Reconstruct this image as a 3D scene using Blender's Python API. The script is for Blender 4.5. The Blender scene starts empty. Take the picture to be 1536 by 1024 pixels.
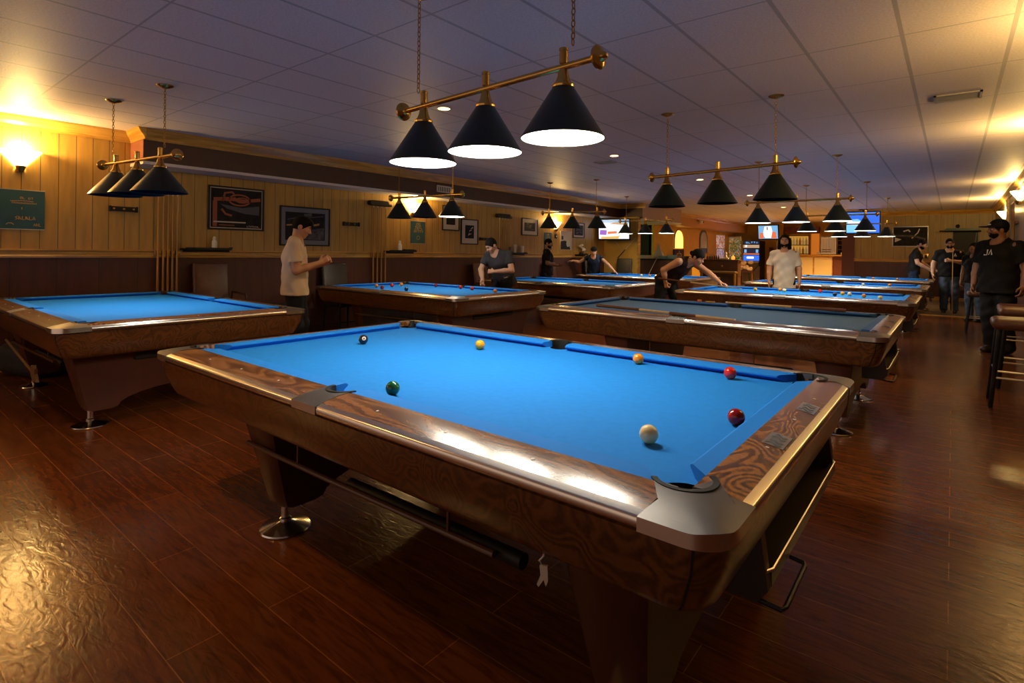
import bpy, bmesh, math, random
import numpy as np
from mathutils import Vector, Matrix, Euler
random.seed(7)
SC = bpy.context.scene
COL = SC.collection
PI = math.pi

# ------------------------------------------------------------------ materials
def nn(nt, typ, **kw):
    n = nt.nodes.new(typ)
    for k, v in kw.items():
        if k.startswith('i_'):
            key = k[2:].replace('_', ' ')
            n.inputs[key].default_value = v
        else:
            setattr(n, k, v)
    return n

def c4(c): return (c[0], c[1], c[2], 1.0)

def new_mat(name):
    m = bpy.data.materials.new(name); m.use_nodes = True
    nt = m.node_tree
    b = nt.nodes['Principled BSDF']
    return m, nt, b

def M(name, col, rough=0.5, metal=0.0, emis=None, es=0.0, var=0.0, vscale=8.0, bump=0.0, bscale=60.0, coat=0.0, spec=0.5, sheen=0.0, trans=0.0):
    m, nt, b = new_mat(name)
    b.inputs['Base Color'].default_value = c4(col)
    b.inputs['Roughness'].default_value = rough
    b.inputs['Metallic'].default_value = metal
    b.inputs['Specular IOR Level'].default_value = spec
    if coat:
        b.inputs['Coat Weight'].default_value = coat
        b.inputs['Coat Roughness'].default_value = 0.12
    if trans:
        b.inputs['Transmission Weight'].default_value = trans
    if emis is not None:
        b.inputs['Emission Color'].default_value = c4(emis)
        b.inputs['Emission Strength'].default_value = es
    tc = None
    if var or bump:
        tc = nn(nt, 'ShaderNodeTexCoord')
    if var:
        n = nn(nt, 'ShaderNodeTexNoise', i_Scale=vscale, i_Detail=4.0, i_Roughness=0.6)
        nt.links.new(tc.outputs['Object'], n.inputs['Vector'])
        r = nn(nt, 'ShaderNodeValToRGB')
        r.color_ramp.elements[0].position = 0.3; r.color_ramp.elements[1].position = 0.7
        r.color_ramp.elements[0].color = c4([x * (1 - var) for x in col])
        r.color_ramp.elements[1].color = c4([min(1, x * (1 + var)) for x in col])
        nt.links.new(n.outputs['Fac'], r.inputs['Fac'])
        nt.links.new(r.outputs['Color'], b.inputs['Base Color'])
    if bump:
        n2 = nn(nt, 'ShaderNodeTexNoise', i_Scale=bscale, i_Detail=3.0)
        nt.links.new(tc.outputs['Object'], n2.inputs['Vector'])
        bp = nn(nt, 'ShaderNodeBump', i_Strength=bump, i_Distance=0.01)
        nt.links.new(n2.outputs['Fac'], bp.inputs['Height'])
        nt.links.new(bp.outputs['Normal'], b.inputs['Normal'])
    return m

def wood_mat(name, dark, light, scale=(1, 1, 1), wscale=6.0, dist=6.0, rough=0.3, coat=0.5, bump=0.05):
    m, nt, b = new_mat(name)
    tc = nn(nt, 'ShaderNodeTexCoord')
    mp = nn(nt, 'ShaderNodeMapping'); mp.inputs['Scale'].default_value = scale
    nt.links.new(tc.outputs['Object'], mp.inputs['Vector'])
    no = nn(nt, 'ShaderNodeTexNoise', i_Scale=2.2, i_Detail=0.8, i_Distortion=0.8)
    nt.links.new(mp.outputs['Vector'], no.inputs['Vector'])
    mul = nn(nt, 'ShaderNodeMath', operation='MULTIPLY'); mul.inputs[1].default_value = wscale
    nt.links.new(no.outputs['Fac'], mul.inputs[0])
    sn = nn(nt, 'ShaderNodeMath', operation='SINE')
    m2 = nn(nt, 'ShaderNodeMath', operation='MULTIPLY'); m2.inputs[1].default_value = dist
    nt.links.new(mul.outputs[0], m2.inputs[0]); nt.links.new(m2.outputs[0], sn.inputs[0])
    fine = nn(nt, 'ShaderNodeTexNoise', i_Scale=40.0, i_Detail=4.0)
    nt.links.new(mp.outputs['Vector'], fine.inputs['Vector'])
    ad = nn(nt, 'ShaderNodeMath', operation='MULTIPLY_ADD'); ad.inputs[1].default_value = 0.28; 
    nt.links.new(sn.outputs[0], ad.inputs[0]); nt.links.new(fine.outputs['Fac'], ad.inputs[2])
    r = nn(nt, 'ShaderNodeValToRGB')
    e = r.color_ramp.elements
    e[0].position = 0.15; e[0].color = c4(dark)
    e[1].position = 0.8; e[1].color = c4(light)
    nt.links.new(ad.outputs[0], r.inputs['Fac'])
    nt.links.new(r.outputs['Color'], b.inputs['Base Color'])
    b.inputs['Roughness'].default_value = rough
    b.inputs['Coat Weight'].default_value = coat
    b.inputs['Coat Roughness'].default_value = 0.15
    if bump:
        bp = nn(nt, 'ShaderNodeBump', i_Strength=bump, i_Distance=0.01)
        nt.links.new(ad.outputs[0], bp.inputs['Height'])
        nt.links.new(bp.outputs['Normal'], b.inputs['Normal'])
    return m

def floor_mat():
    m, nt, b = new_mat('plank floor')
    tc = nn(nt, 'ShaderNodeTexCoord')
    br = nn(nt, 'ShaderNodeTexBrick', offset=0.5, offset_frequency=2, squash=1.0)
    br.inputs['Scale'].default_value = 1.0
    br.inputs['Brick Width'].default_value = 1.32
    br.inputs['Row Height'].default_value = 0.172
    br.inputs['Mortar Size'].default_value = 0.0022
    br.inputs['Mortar Smooth'].default_value = 0.2
    br.inputs['Bias'].default_value = 0.0
    br.inputs['Color1'].default_value = (0.155, 0.046, 0.0115, 1)
    br.inputs['Color2'].default_value = (0.120, 0.034, 0.0085, 1)
    br.inputs['Mortar'].default_value = (0.30, 0.11, 0.03, 1)
    nt.links.new(tc.outputs['Object'], br.inputs['Vector'])
    mp = nn(nt, 'ShaderNodeMapping'); mp.inputs['Scale'].default_value = (1.2, 9.0, 1)
    nt.links.new(tc.outputs['Object'], mp.inputs['Vector'])
    gr = nn(nt, 'ShaderNodeTexNoise', i_Scale=4.0, i_Detail=6.0, i_Distortion=1.2)
    nt.links.new(mp.outputs['Vector'], gr.inputs['Vector'])
    rr = nn(nt, 'ShaderNodeValToRGB')
    rr.color_ramp.elements[0].position = 0.34; rr.color_ramp.elements[0].color = (0.66, 0.62, 0.60, 1)
    rr.color_ramp.elements[1].position = 0.58; rr.color_ramp.elements[1].color = (1.12, 1.12, 1.12, 1)
    nt.links.new(gr.outputs['Fac'], rr.inputs['Fac'])
    mx = nn(nt, 'ShaderNodeMix', data_type='RGBA', blend_type='MULTIPLY')
    mx.inputs[0].default_value = 1.0
    nt.links.new(br.outputs['Color'], mx.inputs[6]); nt.links.new(rr.outputs['Color'], mx.inputs[7])
    nt.links.new(mx.outputs[2], b.inputs['Base Color'])
    rz = nn(nt, 'ShaderNodeTexNoise', i_Scale=2.5, i_Detail=3.0)
    nt.links.new(tc.outputs['Object'], rz.inputs['Vector'])
    mr = nn(nt, 'ShaderNodeMapRange'); mr.inputs['To Min'].default_value = 0.15; mr.inputs['To Max'].default_value = 0.27
    nt.links.new(rz.outputs['Fac'], mr.inputs['Value']); nt.links.new(mr.outputs['Result'], b.inputs['Roughness'])
    b.inputs['Specular IOR Level'].default_value = 0.36
    hs = nn(nt, 'ShaderNodeMath', operation='MULTIPLY_ADD'); hs.inputs[1].default_value = -1.2
    wv = nn(nt, 'ShaderNodeTexNoise', i_Scale=9.0, i_Detail=2.0, i_Distortion=1.5)
    mp2 = nn(nt, 'ShaderNodeMapping'); mp2.inputs['Scale'].default_value = (1.0, 2.4, 1)
    nt.links.new(tc.outputs['Object'], mp2.inputs['Vector']); nt.links.new(mp2.outputs['Vector'], wv.inputs['Vector'])
    nt.links.new(br.outputs['Fac'], hs.inputs[0]); nt.links.new(wv.outputs['Fac'], hs.inputs[2])
    bp = nn(nt, 'ShaderNodeBump', i_Strength=0.2, i_Distance=0.008)
    nt.links.new(hs.outputs[0], bp.inputs['Height']); nt.links.new(bp.outputs['Normal'], b.inputs['Normal'])
    return m

def groove_mat(name, col, axis, period, line, rough=0.5, phase=0.0, width=0.05, hl=False):
    """vertical board grooves along the given object axis (0 = x, 1 = y)"""
    m, nt, b = new_mat(name)
    tc = nn(nt, 'ShaderNodeTexCoord')
    sp = nn(nt, 'ShaderNodeSeparateXYZ'); nt.links.new(tc.outputs['Object'], sp.inputs[0])
    dv = nn(nt, 'ShaderNodeMath', operation='MULTIPLY_ADD'); dv.inputs[1].default_value = 1.0 / period; dv.inputs[2].default_value = phase
    nt.links.new(sp.outputs[axis], dv.inputs[0])
    fr = nn(nt, 'ShaderNodeMath', operation='FRACT'); nt.links.new(dv.outputs[0], fr.inputs[0])
    lt = nn(nt, 'ShaderNodeMath', operation='LESS_THAN'); lt.inputs[1].default_value = width
    nt.links.new(fr.outputs[0], lt.inputs[0])
    no = nn(nt, 'ShaderNodeTexNoise', i_Scale=3.0, i_Detail=4.0)
    mp = nn(nt, 'ShaderNodeMapping'); mp.inputs['Scale'].default_value = (6, 6, 0.7)
    nt.links.new(tc.outputs['Object'], mp.inputs['Vector']); nt.links.new(mp.outputs['Vector'], no.inputs['Vector'])
    r = nn(nt, 'ShaderNodeValToRGB')
    r.color_ramp.elements[0].position = 0.3; r.color_ramp.elements[1].position = 0.7
    r.color_ramp.elements[0].color = c4([x * 0.8 for x in col]); r.color_ramp.elements[1].color = c4([x * 1.1 for x in col])
    nt.links.new(no.outputs['Fac'], r.inputs['Fac'])
    mx = nn(nt, 'ShaderNodeMix', data_type='RGBA')
    nt.links.new(lt.outputs[0], mx.inputs[0]); nt.links.new(r.outputs['Color'], mx.inputs[6]); mx.inputs[7].default_value = c4(line)
    nt.links.new(mx.outputs[2], b.inputs['Base Color'])
    b.inputs['Roughness'].default_value = rough
    bp = nn(nt, 'ShaderNodeBump', i_Strength=0.5, i_Distance=0.006); bp.invert = True
    nt.links.new(lt.outputs[0], bp.inputs['Height']); nt.links.new(bp.outputs['Normal'], b.inputs['Normal'])
    return m

def ceiling_mat():
    m, nt, b = new_mat('ceiling tile')
    tc = nn(nt, 'ShaderNodeTexCoord')
    sp = nn(nt, 'ShaderNodeSeparateXYZ'); nt.links.new(tc.outputs['Object'], sp.inputs[0])
    outs = []
    for ax, per, ph, w in ((0, 0.56, 0.513, 0.045), (1, 1.05, 0.819, 0.014)):
        dv = nn(nt, 'ShaderNodeMath', operation='MULTIPLY_ADD'); dv.inputs[1].default_value = 1 / per; dv.inputs[2].default_value = ph
        nt.links.new(sp.outputs[ax], dv.inputs[0])
        fr = nn(nt, 'ShaderNodeMath', operation='FRACT'); nt.links.new(dv.outputs[0], fr.inputs[0])
        lt = nn(nt, 'ShaderNodeMath', operation='LESS_THAN'); lt.inputs[1].default_value = w
        nt.links.new(fr.outputs[0], lt.inputs[0]); outs.append(lt)
    mxm = nn(nt, 'ShaderNodeMath', operation='MAXIMUM')
    nt.links.new(outs[0].outputs[0], mxm.inputs[0]); nt.links.new(outs[1].outputs[0], mxm.inputs[1])
    no = nn(nt, 'ShaderNodeTexNoise', i_Scale=70.0, i_Detail=3.0); nt.links.new(tc.outputs['Object'], no.inputs['Vector'])
    r = nn(nt, 'ShaderNodeValToRGB')
    r.color_ramp.elements[0].position = 0.35; r.color_ramp.elements[1].position = 0.65
    r.color_ramp.elements[0].color = (0.66, 0.58, 0.56, 1); r.color_ramp.elements[1].color = (0.78, 0.70, 0.68, 1)
    nt.links.new(no.outputs['Fac'], r.inputs['Fac'])
    mx = nn(nt, 'ShaderNodeMix', data_type='RGBA')
    nt.links.new(mxm.outputs[0], mx.inputs[0]); nt.links.new(r.outputs['Color'], mx.inputs[6]); mx.inputs[7].default_value = (0.44, 0.40, 0.39, 1)
    nt.links.new(mx.outputs[2], b.inputs['Base Color'])
    b.inputs['Roughness'].default_value = 0.55
    ad = nn(nt, 'ShaderNodeMath', operation='MULTIPLY_ADD'); ad.inputs[1].default_value = 0.25
    nt.links.new(no.outputs['Fac'], ad.inputs[0]); nt.links.new(mxm.outputs[0], ad.inputs[2])
    bp = nn(nt, 'ShaderNodeBump', i_Strength=0.7, i_Distance=0.008)
    nt.links.new(ad.outputs[0], bp.inputs['Height']); nt.links.new(bp.outputs['Normal'], b.inputs['Normal'])
    return m

MT = {}
def mats():
    MT['floor'] = floor_mat()
    MT['ceiling'] = ceiling_mat()
    MT['panel_left'] = groove_mat('tan board panelling', (0.45, 0.255, 0.048), 1, 0.165, (0.14, 0.08, 0.02), 0.45)
    MT['panel_back'] = groove_mat('tan board panelling back', (0.36, 0.25, 0.09), 0, 0.30, (0.15, 0.09, 0.03), 0.45, width=0.03)
    MT['wains_left'] = groove_mat('dark red wainscot', (0.080, 0.018, 0.005), 1, 0.41, (0.03, 0.008, 0.003), 0.55, width=0.02)
    MT['wains_back'] = groove_mat('dark red wainscot back', (0.075, 0.020, 0.008), 0, 0.41, (0.03, 0.01, 0.005), 0.32, width=0.02)
    MT['yellow'] = M('ochre painted wall', (0.56, 0.33, 0.045), 0.6, var=0.1, vscale=2)
    MT['soffit'] = M('maroon soffit paint', (0.040, 0.012, 0.011), 0.5, var=0.1)
    MT['soffit_side'] = M('lit-toned soffit end', (0.26, 0.085, 0.045), 0.5, var=0.08)  # lamplight on the soffit's end face put into a lighter red-brown
    MT['soffit_beige'] = M('beige soffit paint', (0.36, 0.25, 0.20), 0.5)
    MT['soffit_orange'] = M('ochre soffit paint', (0.45, 0.22, 0.06), 0.5)
    MT['white_trim'] = M('white trim', (0.62, 0.58, 0.58), 0.4)
    MT['oak'] = wood_mat('golden oak trim', (0.40, 0.20, 0.03), (0.64, 0.36, 0.065), (8, 0.6, 8), 3, 4, 0.35, 0.3, 0.02)
    MT['oak_back'] = wood_mat('golden oak trim back', (0.40, 0.20, 0.03), (0.62, 0.35, 0.06), (0.6, 8, 8), 3, 4, 0.35, 0.3, 0.02)
    MT['rail_wood'] = wood_mat('rosewood rail', (0.085, 0.032, 0.011), (0.30, 0.125, 0.038), (1.1, 4.5, 2), 5, 7, 0.24, 0.8, 0.0)
    MT['end_rail_wood'] = wood_mat('rosewood end rail', (0.075, 0.026, 0.008), (0.42, 0.165, 0.045), (2.6, 1.5, 2), 9, 9, 0.24, 0.8, 0.0)
    MT['tray_wood'] = M('dark tray wood', (0.022, 0.009, 0.004), 0.4, coat=0.3)
    MT['rod_wood'] = M('dark lacquered rod', (0.09, 0.035, 0.012), 0.3)
    MT['body_wood'] = wood_mat('walnut burl apron', (0.060, 0.023, 0.0075), (0.15, 0.058, 0.017), (2.6, 2.6, 2.6), 8, 9, 0.3, 0.5, 0.0)
    MT['leg_wood'] = M('dark mahogany leg', (0.060, 0.017, 0.009), 0.4, var=0.2, vscale=4)
    MT['black'] = M('black plastic', (0.008, 0.008, 0.008), 0.5, spec=0.3)
    MT['matte_black'] = M('matte black', (0.008, 0.008, 0.008), 0.8)
    MT['cloth'] = M('blue billiard cloth', (0.010, 0.190, 0.62), 0.85, spec=0.15, bump=0.08, bscale=900, var=0.05, vscale=30)
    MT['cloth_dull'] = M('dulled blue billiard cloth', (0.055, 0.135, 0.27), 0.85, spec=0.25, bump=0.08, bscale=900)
    MT['cushion'] = M('blue cushion cloth', (0.010, 0.180, 0.62), 0.8, spec=0.15, bump=0.05, bscale=900)
    MT['nickel'] = M('brushed nickel casting', (0.20, 0.19, 0.18), 0.42, 0.9, var=0.06, vscale=12)
    MT['chrome'] = M('chrome', (0.70, 0.68, 0.64), 0.16, 1.0)
    MT['trim_metal'] = M('polished rail trim', (0.80, 0.74, 0.66), 0.26, 1.0)
    MT['brass'] = M('polished brass', (0.62, 0.38, 0.10), 0.22, 1.0)
    MT['brass_dark'] = M('aged brass', (0.33, 0.19, 0.05), 0.35, 1.0)
    MT['shade'] = M('dark green shade enamel', (0.006, 0.014, 0.012), 0.35)
    MT['lining_on'] = M('lit white shade lining', (0.9, 0.87, 0.80), 0.5, emis=(1.0, 0.93, 0.80), es=3.0)
    MT['lining_off'] = M('unlit shade lining', (0.003, 0.006, 0.012), 0.8, spec=0.1)  # darkness painted into the lining so the shade looks off despite its spot
    MT['bulb_on'] = M('lit bulb', (1, 1, 1), 0.4, emis=(1.0, 0.9, 0.72), es=18)
    MT['bulb_off'] = M('unlit bulb', (0.35, 0.35, 0.36), 0.3)
    MT['sconce_glass'] = M('glowing sconce glass', (0.95, 0.85, 0.65), 0.4, emis=(1.0, 0.66, 0.22), es=16)
    MT['down_on'] = M('lit downlight lens', (1, .9, .7), 0.4, emis=(1.0, 0.62, 0.22), es=14)
    MT['downtrim'] = M('downlight ring', (0.6, 0.42, 0.25), 0.4)
    MT['brown_leather'] = M('brown leatherette', (0.105, 0.038, 0.022), 0.38, var=0.15, vscale=10, bump=0.06, bscale=120)
    MT['dark_leather'] = M('black leatherette', (0.02, 0.018, 0.016), 0.4, bump=0.06, bscale=120)
    MT['white'] = M('white plastic', (0.75, 0.72, 0.66), 0.4)
    MT['teal'] = M('teal poster print', (0.016, 0.075, 0.085), 0.55, var=0.12, vscale=5)
    MT['gold_ink'] = M('gold ink', (0.50, 0.26, 0.05), 0.5)
    MT['orange_ink'] = M('rust orange ink', (0.38, 0.12, 0.05), 0.6, spec=.2); MT['bridge_wood'] = M('dull bridge wood', (0.13, 0.07, 0.025), 0.5)
    MT['grey_ink'] = M('grey ink', (0.10, 0.11, 0.12), 0.6, spec=.2)
    MT['dark_print'] = M('dark photographic print', (0.012, 0.011, 0.013), 0.6, var=0.6, vscale=9, spec=.2)
    MT['mid_print'] = M('dim grey photographic print', (0.06, 0.06, 0.06), 0.6, var=0.8, vscale=14)
    MT['mat_board'] = M('cream mat board', (0.56, 0.50, 0.42), 0.6)
    MT['grey_mat'] = M('grey mat board', (0.16, 0.17, 0.20), 0.6)
    MT['pale'] = M('pale ink', (0.62, 0.58, 0.50), 0.5)
    MT['silver_frame'] = M('silver frame', (0.5, 0.48, 0.46), 0.3, 0.8)
mats()

# ------------------------------------------------------------------ mesh builder
class MB:
    def __init__(s): s.v = []; s.f = []; s.mi = []; s.m = 0
    def add(s, vs, fs):
        o = len(s.v); s.v += [tuple(p) for p in vs]
        for f in fs: s.f.append([i + o for i in f]); s.mi.append(s.m)
        return s
    def box(s, x0, x1, y0, y1, z0, z1, mtx=None):
        vs = [(x0,y0,z0),(x1,y0,z0),(x1,y1,z0),(x0,y1,z0),(x0,y0,z1),(x1,y0,z1),(x1,y1,z1),(x0,y1,z1)]
        if mtx is not None: vs = [mtx @ Vector(p) for p in vs]
        return s.add(vs, [(3,2,1,0),(4,5,6,7),(0,1,5,4),(1,2,6,5),(2,3,7,6),(3,0,4,7)])
    def bbox(s, x0, x1, y0, y1, z0, z1, r=0.01, n=3, mtx=None):
        """rounded box: rounded rect in xy, small chamfer in z"""
        r = min(r, (x1-x0)/2.01, (y1-y0)/2.01, (z1-z0)/2.01)
        cx, cy = (x0+x1)/2, (y0+y1)/2; hx, hy = (x1-x0)/2, (y1-y0)/2
        rings = []
        for k in range(n+1):
            a = PI/2*k/n; ins = r*(1-math.sin(a)); z = z0 + r*(1-math.cos(a)); rings.append((ins, z))
        for k in range(n+1):
            a = PI/2*k/n; ins = r*(1-math.cos(a)); z = z1 - r + r*math.sin(a); rings.append((ins, z))
        loops = [[(cx+x, cy+y, z) for x, y in rrect(hx-i, hy-i, max(r-i, 0.0008)+0.0, 3)] for i, z in rings]
        return s.loft(loops, mtx=mtx)
    def loft(s, loops, closed=True, cap=True, mtx=None):
        n = len(loops[0]); vs = [p for l in loops for p in l]
        if mtx is not None: vs = [mtx @ Vector(p) for p in vs]
        fs = []
        for k in range(len(loops)-1):
            for i in range(n if closed else n-1):
                j = (i+1) % n
                fs.append((k*n+i, k*n+j, (k+1)*n+j, (k+1)*n+i))
        if cap and closed:
            fs.append(tuple(reversed(range(n)))); o = (len(loops)-1)*n; fs.append(tuple(range(o, o+n)))
        return s.add(vs, fs)
    def prism(s, poly, z0, z1, axis='z', mtx=None):
        n = len(poly)
        def P(p, h):
            if axis == 'z': return (p[0], p[1], h)
            if axis == 'y': return (p[0], h, p[1])
            return (h, p[0], p[1])
        vs = [P(p, z0) for p in poly] + [P(p, z1) for p in poly]
        if mtx is not None: vs = [mtx @ Vector(p) for p in vs]
        fs = [tuple(reversed(range(n))), tuple(range(n, 2*n))] + [(i, (i+1) % n, n+(i+1) % n, n+i) for i in range(n)]
        return s.add(vs, fs)
    def lathe(s, prof, n=24, c=(0,0,0), cap=True, mtx=None, closed_prof=False):
        loops = [[(c[0]+r*math.cos(2*PI*i/n), c[1]+r*math.sin(2*PI*i/n), c[2]+z) for i in range(n)] for r, z in prof]
        if closed_prof: loops.append(loops[0]); cap = False
        return s.loft(loops, cap=cap, mtx=mtx)
    def tube(s, pts, r, n=8, cap=True, closed=False):
        pts = [Vector(p) for p in pts]; rs = r if isinstance(r, (list, tuple)) else [r]*len(pts)
        loops = []; up = None; N = len(pts)
        for i, p in enumerate(pts):
            if closed: t = pts[(i+1) % N] - pts[i-1]
            else: t = pts[min(i+1, N-1)] - pts[max(i-1, 0)]
            t.normalize()
            if up is None:
                up = Vector((0,0,1)) if abs(t.z) < 0.9 else Vector((1,0,0))
            a = t.cross(up).normalized(); b = a.cross(t).normalized(); up = b
            loops.append([tuple(p + rs[i]*(math.cos(2*PI*k/n)*a + math.sin(2*PI*k/n)*b)) for k in range(n)])
        if closed: loops.append(loops[0]); cap = False
        return s.loft(loops, cap=cap)
    def sphere(s, c, r, n=16, m=10, mtx=None):
        rx, ry, rz = r if isinstance(r, (list, tuple)) else (r, r, r)
        loops = []
        for j in range(m+1):
            a = -PI/2 + PI*j/m; a = max(-PI/2+1e-3, min(PI/2-1e-3, a))
            loops.append([(c[0]+rx*math.cos(a)*math.cos(2*PI*i/n), c[1]+ry*math.cos(a)*math.sin(2*PI*i/n), c[2]+rz*math.sin(a)) for i in range(n)])
        return s.loft(loops, mtx=mtx)
    def quad(s, a, b, c, d): return s.add([a, b, c, d], [(0, 1, 2, 3)])
    def stroke(s, pts, w, y=0.0, wob=0):
        """flat ribbon in the xz plane facing -y"""
        P = [Vector((p[0], p[1])) for p in pts]
        L = []; R = []
        for i, p in enumerate(P):
            t = P[min(i+1, len(P)-1)] - P[max(i-1, 0)]
            if t.length < 1e-9: t = Vector((1, 0))
            t.normalize(); nrm = Vector((-t.y, t.x))*w/2
            L.append(p+nrm); R.append(p-nrm)
        for i in range(len(P)-1):
            s.quad((R[i].x, y, R[i].y), (R[i+1].x, y, R[i+1].y), (L[i+1].x, y, L[i+1].y), (L[i].x, y, L[i].y))
        return s
    def build(s, name, mat, parent=None, smooth=None, weld=False):
        me = bpy.data.meshes.new(name)
        me.from_pydata(s.v, [], s.f)
        ms = mat if isinstance(mat, (list, tuple)) else [mat]
        for m in ms: me.materials.append(MT[m] if isinstance(m, str) else m)
        if len(ms) > 1:
            me.polygons.foreach_set('material_index', s.mi)
        bm = bmesh.new(); bm.from_mesh(me)
        if weld: bmesh.ops.remove_doubles(bm, verts=bm.verts, dist=1e-5)
        bmesh.ops.recalc_face_normals(bm, faces=bm.faces)
        if smooth is None: smooth = 35
        if smooth:
            for f in bm.faces: f.smooth = True
            ca = math.radians(smooth)
            for e in bm.edges:
                if len(e.link_faces) == 2:
                    if e.link_faces[0].normal.angle(e.link_faces[1].normal, 0) > ca: e.smooth = False
        bm.to_mesh(me); bm.free(); me.update()
        o = bpy.data.objects.new(name, me); COL.objects.link(o)
        if parent: o.parent = parent
        return o

def rrect(hx, hy, r, n=4):
    out = []
    for cx, cy, a0 in ((hx-r, hy-r, 0), (-hx+r, hy-r, 90), (-hx+r, -hy+r, 180), (hx-r, -hy+r, 270)):
        for k in range(n+1):
            a = math.radians(a0 + 90*k/n); out.append((cx+r*math.cos(a), cy+r*math.sin(a)))
    return out

def tag(o, label, cat, group=None):
    o['label'] = label; o['category'] = cat
    if group: o['group'] = group
    return o
def empty(name, loc, rz=0, label=None, cat=None, group=None):
    o = bpy.data.objects.new(name, None); COL.objects.link(o)
    o.location = loc; o.rotation_euler = (0, 0, rz); o.empty_display_size = 0.1
    if label: tag(o, label, cat, group)
    return o
def struct(name, mb, mat, smooth=None):
    o = mb.build(name, mat, smooth=smooth); o['kind'] = 'structure'; return o
def kids(o): return [c for c in CHILD.get(o.name, [])] if False else list(o.children)
def copy_tree(o, parent=None):
    c = o.copy(); COL.objects.link(c)
    if parent: c.parent = parent
    for ch in list(o.children): copy_tree(ch, c)
    return c
def tag_strip(o):
    for k in ('label', 'category', 'group'):
        if k in o: del o[k]
def glyphs(mb, x0, x1, z, h, w, y, n, seed):
    """row of small letter-like pen strokes"""
    rnd = random.Random(seed); st = (x1-x0)/n
    for i in range(n):
        cx = x0 + st*(i+0.5); a = st*0.34
        k = rnd.randrange(6)
        if k == 0: mb.stroke([(cx-a, z), (cx-a, z+h)], w, y).stroke([(cx-a, z+h), (cx+a, z)], w, y)
        elif k == 1: mb.stroke([(cx-a, z), (cx, z+h), (cx+a, z)], w, y)
        elif k == 2: mb.stroke([(cx, z), (cx, z+h)], w, y).stroke([(cx-a, z+h), (cx+a, z+h)], w, y)
        elif k == 3: mb.stroke([(cx+a*math.cos(t), z+h/2+h/2*math.sin(t)) for t in [j*PI/5 for j in range(11)]], w, y)
        elif k == 4: mb.stroke([(cx-a, z+h), (cx-a, z), (cx+a, z)], w, y)
        else: mb.stroke([(cx+a, z+h), (cx-a, z+h*.7), (cx+a, z+h*.3), (cx-a, z)], w, y)
    return mb
# ------------------------------------------------------------------ camera
HC, YAW, ROLL, FPX = 1.344, 0.67847, 0.01303, 820.28
F_ = Vector((-math.sin(YAW), math.cos(YAW), 0)); R_ = Vector((math.cos(YAW), math.sin(YAW), 0)); U_ = Vector((0, 0, 1))
cam = bpy.data.cameras.new('camera'); cam.sensor_width = 36; cam.lens = FPX/1536*36
cam.shift_y = -(512-377.45)/1536; cam.clip_start = 0.05
camo = bpy.data.objects.new('camera', cam); COL.objects.link(camo)
c_, s_ = math.cos(ROLL), math.sin(ROLL)
cx_ = R_*c_ + U_*s_; cy_ = U_*c_ - R_*s_; cz_ = -F_
mw = Matrix((cx_, cy_, cz_)).transposed().to_4x4(); mw.translation = Vector((0, 0, HC))
camo.matrix_world = mw
SC.camera = camo

# ------------------------------------------------------------------ room shell
XL, XR, YB, YF, ZC = -8.2, 0.97, 21.6, -3.2, 2.80
XFL, YFAR = XL, 27.6
SX = -7.75      # soffit face
struct('floor', MB().box(XL-0.2, XR+0.2, YF, 16.0, -0.1, 0.0), 'floor', 0)
MT['tile'] = M('grey floor tile', (0.16, 0.125, 0.085), 0.3, var=0.15, vscale=3)
struct('floor', MB().box(XL-0.2, XR+0.2, 16.0, YFAR+0.2, -0.1, 0.012), 'tile', 0)
struct('trim_1', MB().box(-4.0, XR, 15.93, 16.0, 0.0, 0.016), 'oak_back', 0)
struct('ceiling', MB().box(XL-0.2, XR+0.2, YF, YFAR+0.2, ZC, ZC+0.1), 'ceiling', 0)
# left wall: panelled part, wainscot, chair rail, crown
struct('wall_left', MB().box(XL-0.2, XL, YF, 14.6, 1.25, ZC), 'panel_left', 0)
struct('wall_left', MB().box(XL-0.2, XL+0.006, YF, 14.6, 0.0, 1.25), 'wains_left', 0)
rail_prof = [(0, 1.205), (0.030, 1.205), (0.034, 1.225), (0.022, 1.24), (0.022, 1.275), (0.036, 1.29), (0.036, 1.308), (0, 1.308)]
struct('trim_2', MB().prism([(XL+a, z) for a, z in rail_prof], YF, 14.6, 'y') if False else MB().loft([[(XL+a, y, z) for a, z in rail_prof] for y in (YF, 14.6)]), 'oak', 0)
crown = [(0, 2.665), (0.012, 2.665), (0.022, 2.70), (0.050, 2.735), (0.075, 2.775), (0.085, 2.80), (0, 2.80)]
struct('trim_3', MB().loft([[(XL+a, y, z) for a, z in crown] for y in (YF, 2.38)]), 'oak', 0)
struct('trim_4', MB().loft([[(SX+a, y, z) for a, z in crown] for y in (2.38-0.0, 14.75)]), 'oak', 0)
struct('trim_5', MB().loft([[(x, 2.38-a, z) for a, z in crown] for x in (XL, SX+0.085)]), 'oak_back', 0)
struct('baseboard_left', MB().box(XL, XL+0.015, YF, 14.6, 0, 0.10), 'leg_wood', 0)
# soffit along the left wall
struct('wall_soffit', MB().box(XL, SX, 2.38, 14.72, 2.40, ZC-0.001), 'soffit', 0)
struct('wall_soffit_end', MB().box(XL, SX+0.001, 2.374, 2.38, 2.40, ZC-0.001), 'soffit_side', 0)
struct('trim_6', MB().box(XL+0.002, SX+0.012, 2.372, 14.72, 2.365, 2.402), 'white_trim', 0)
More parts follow.
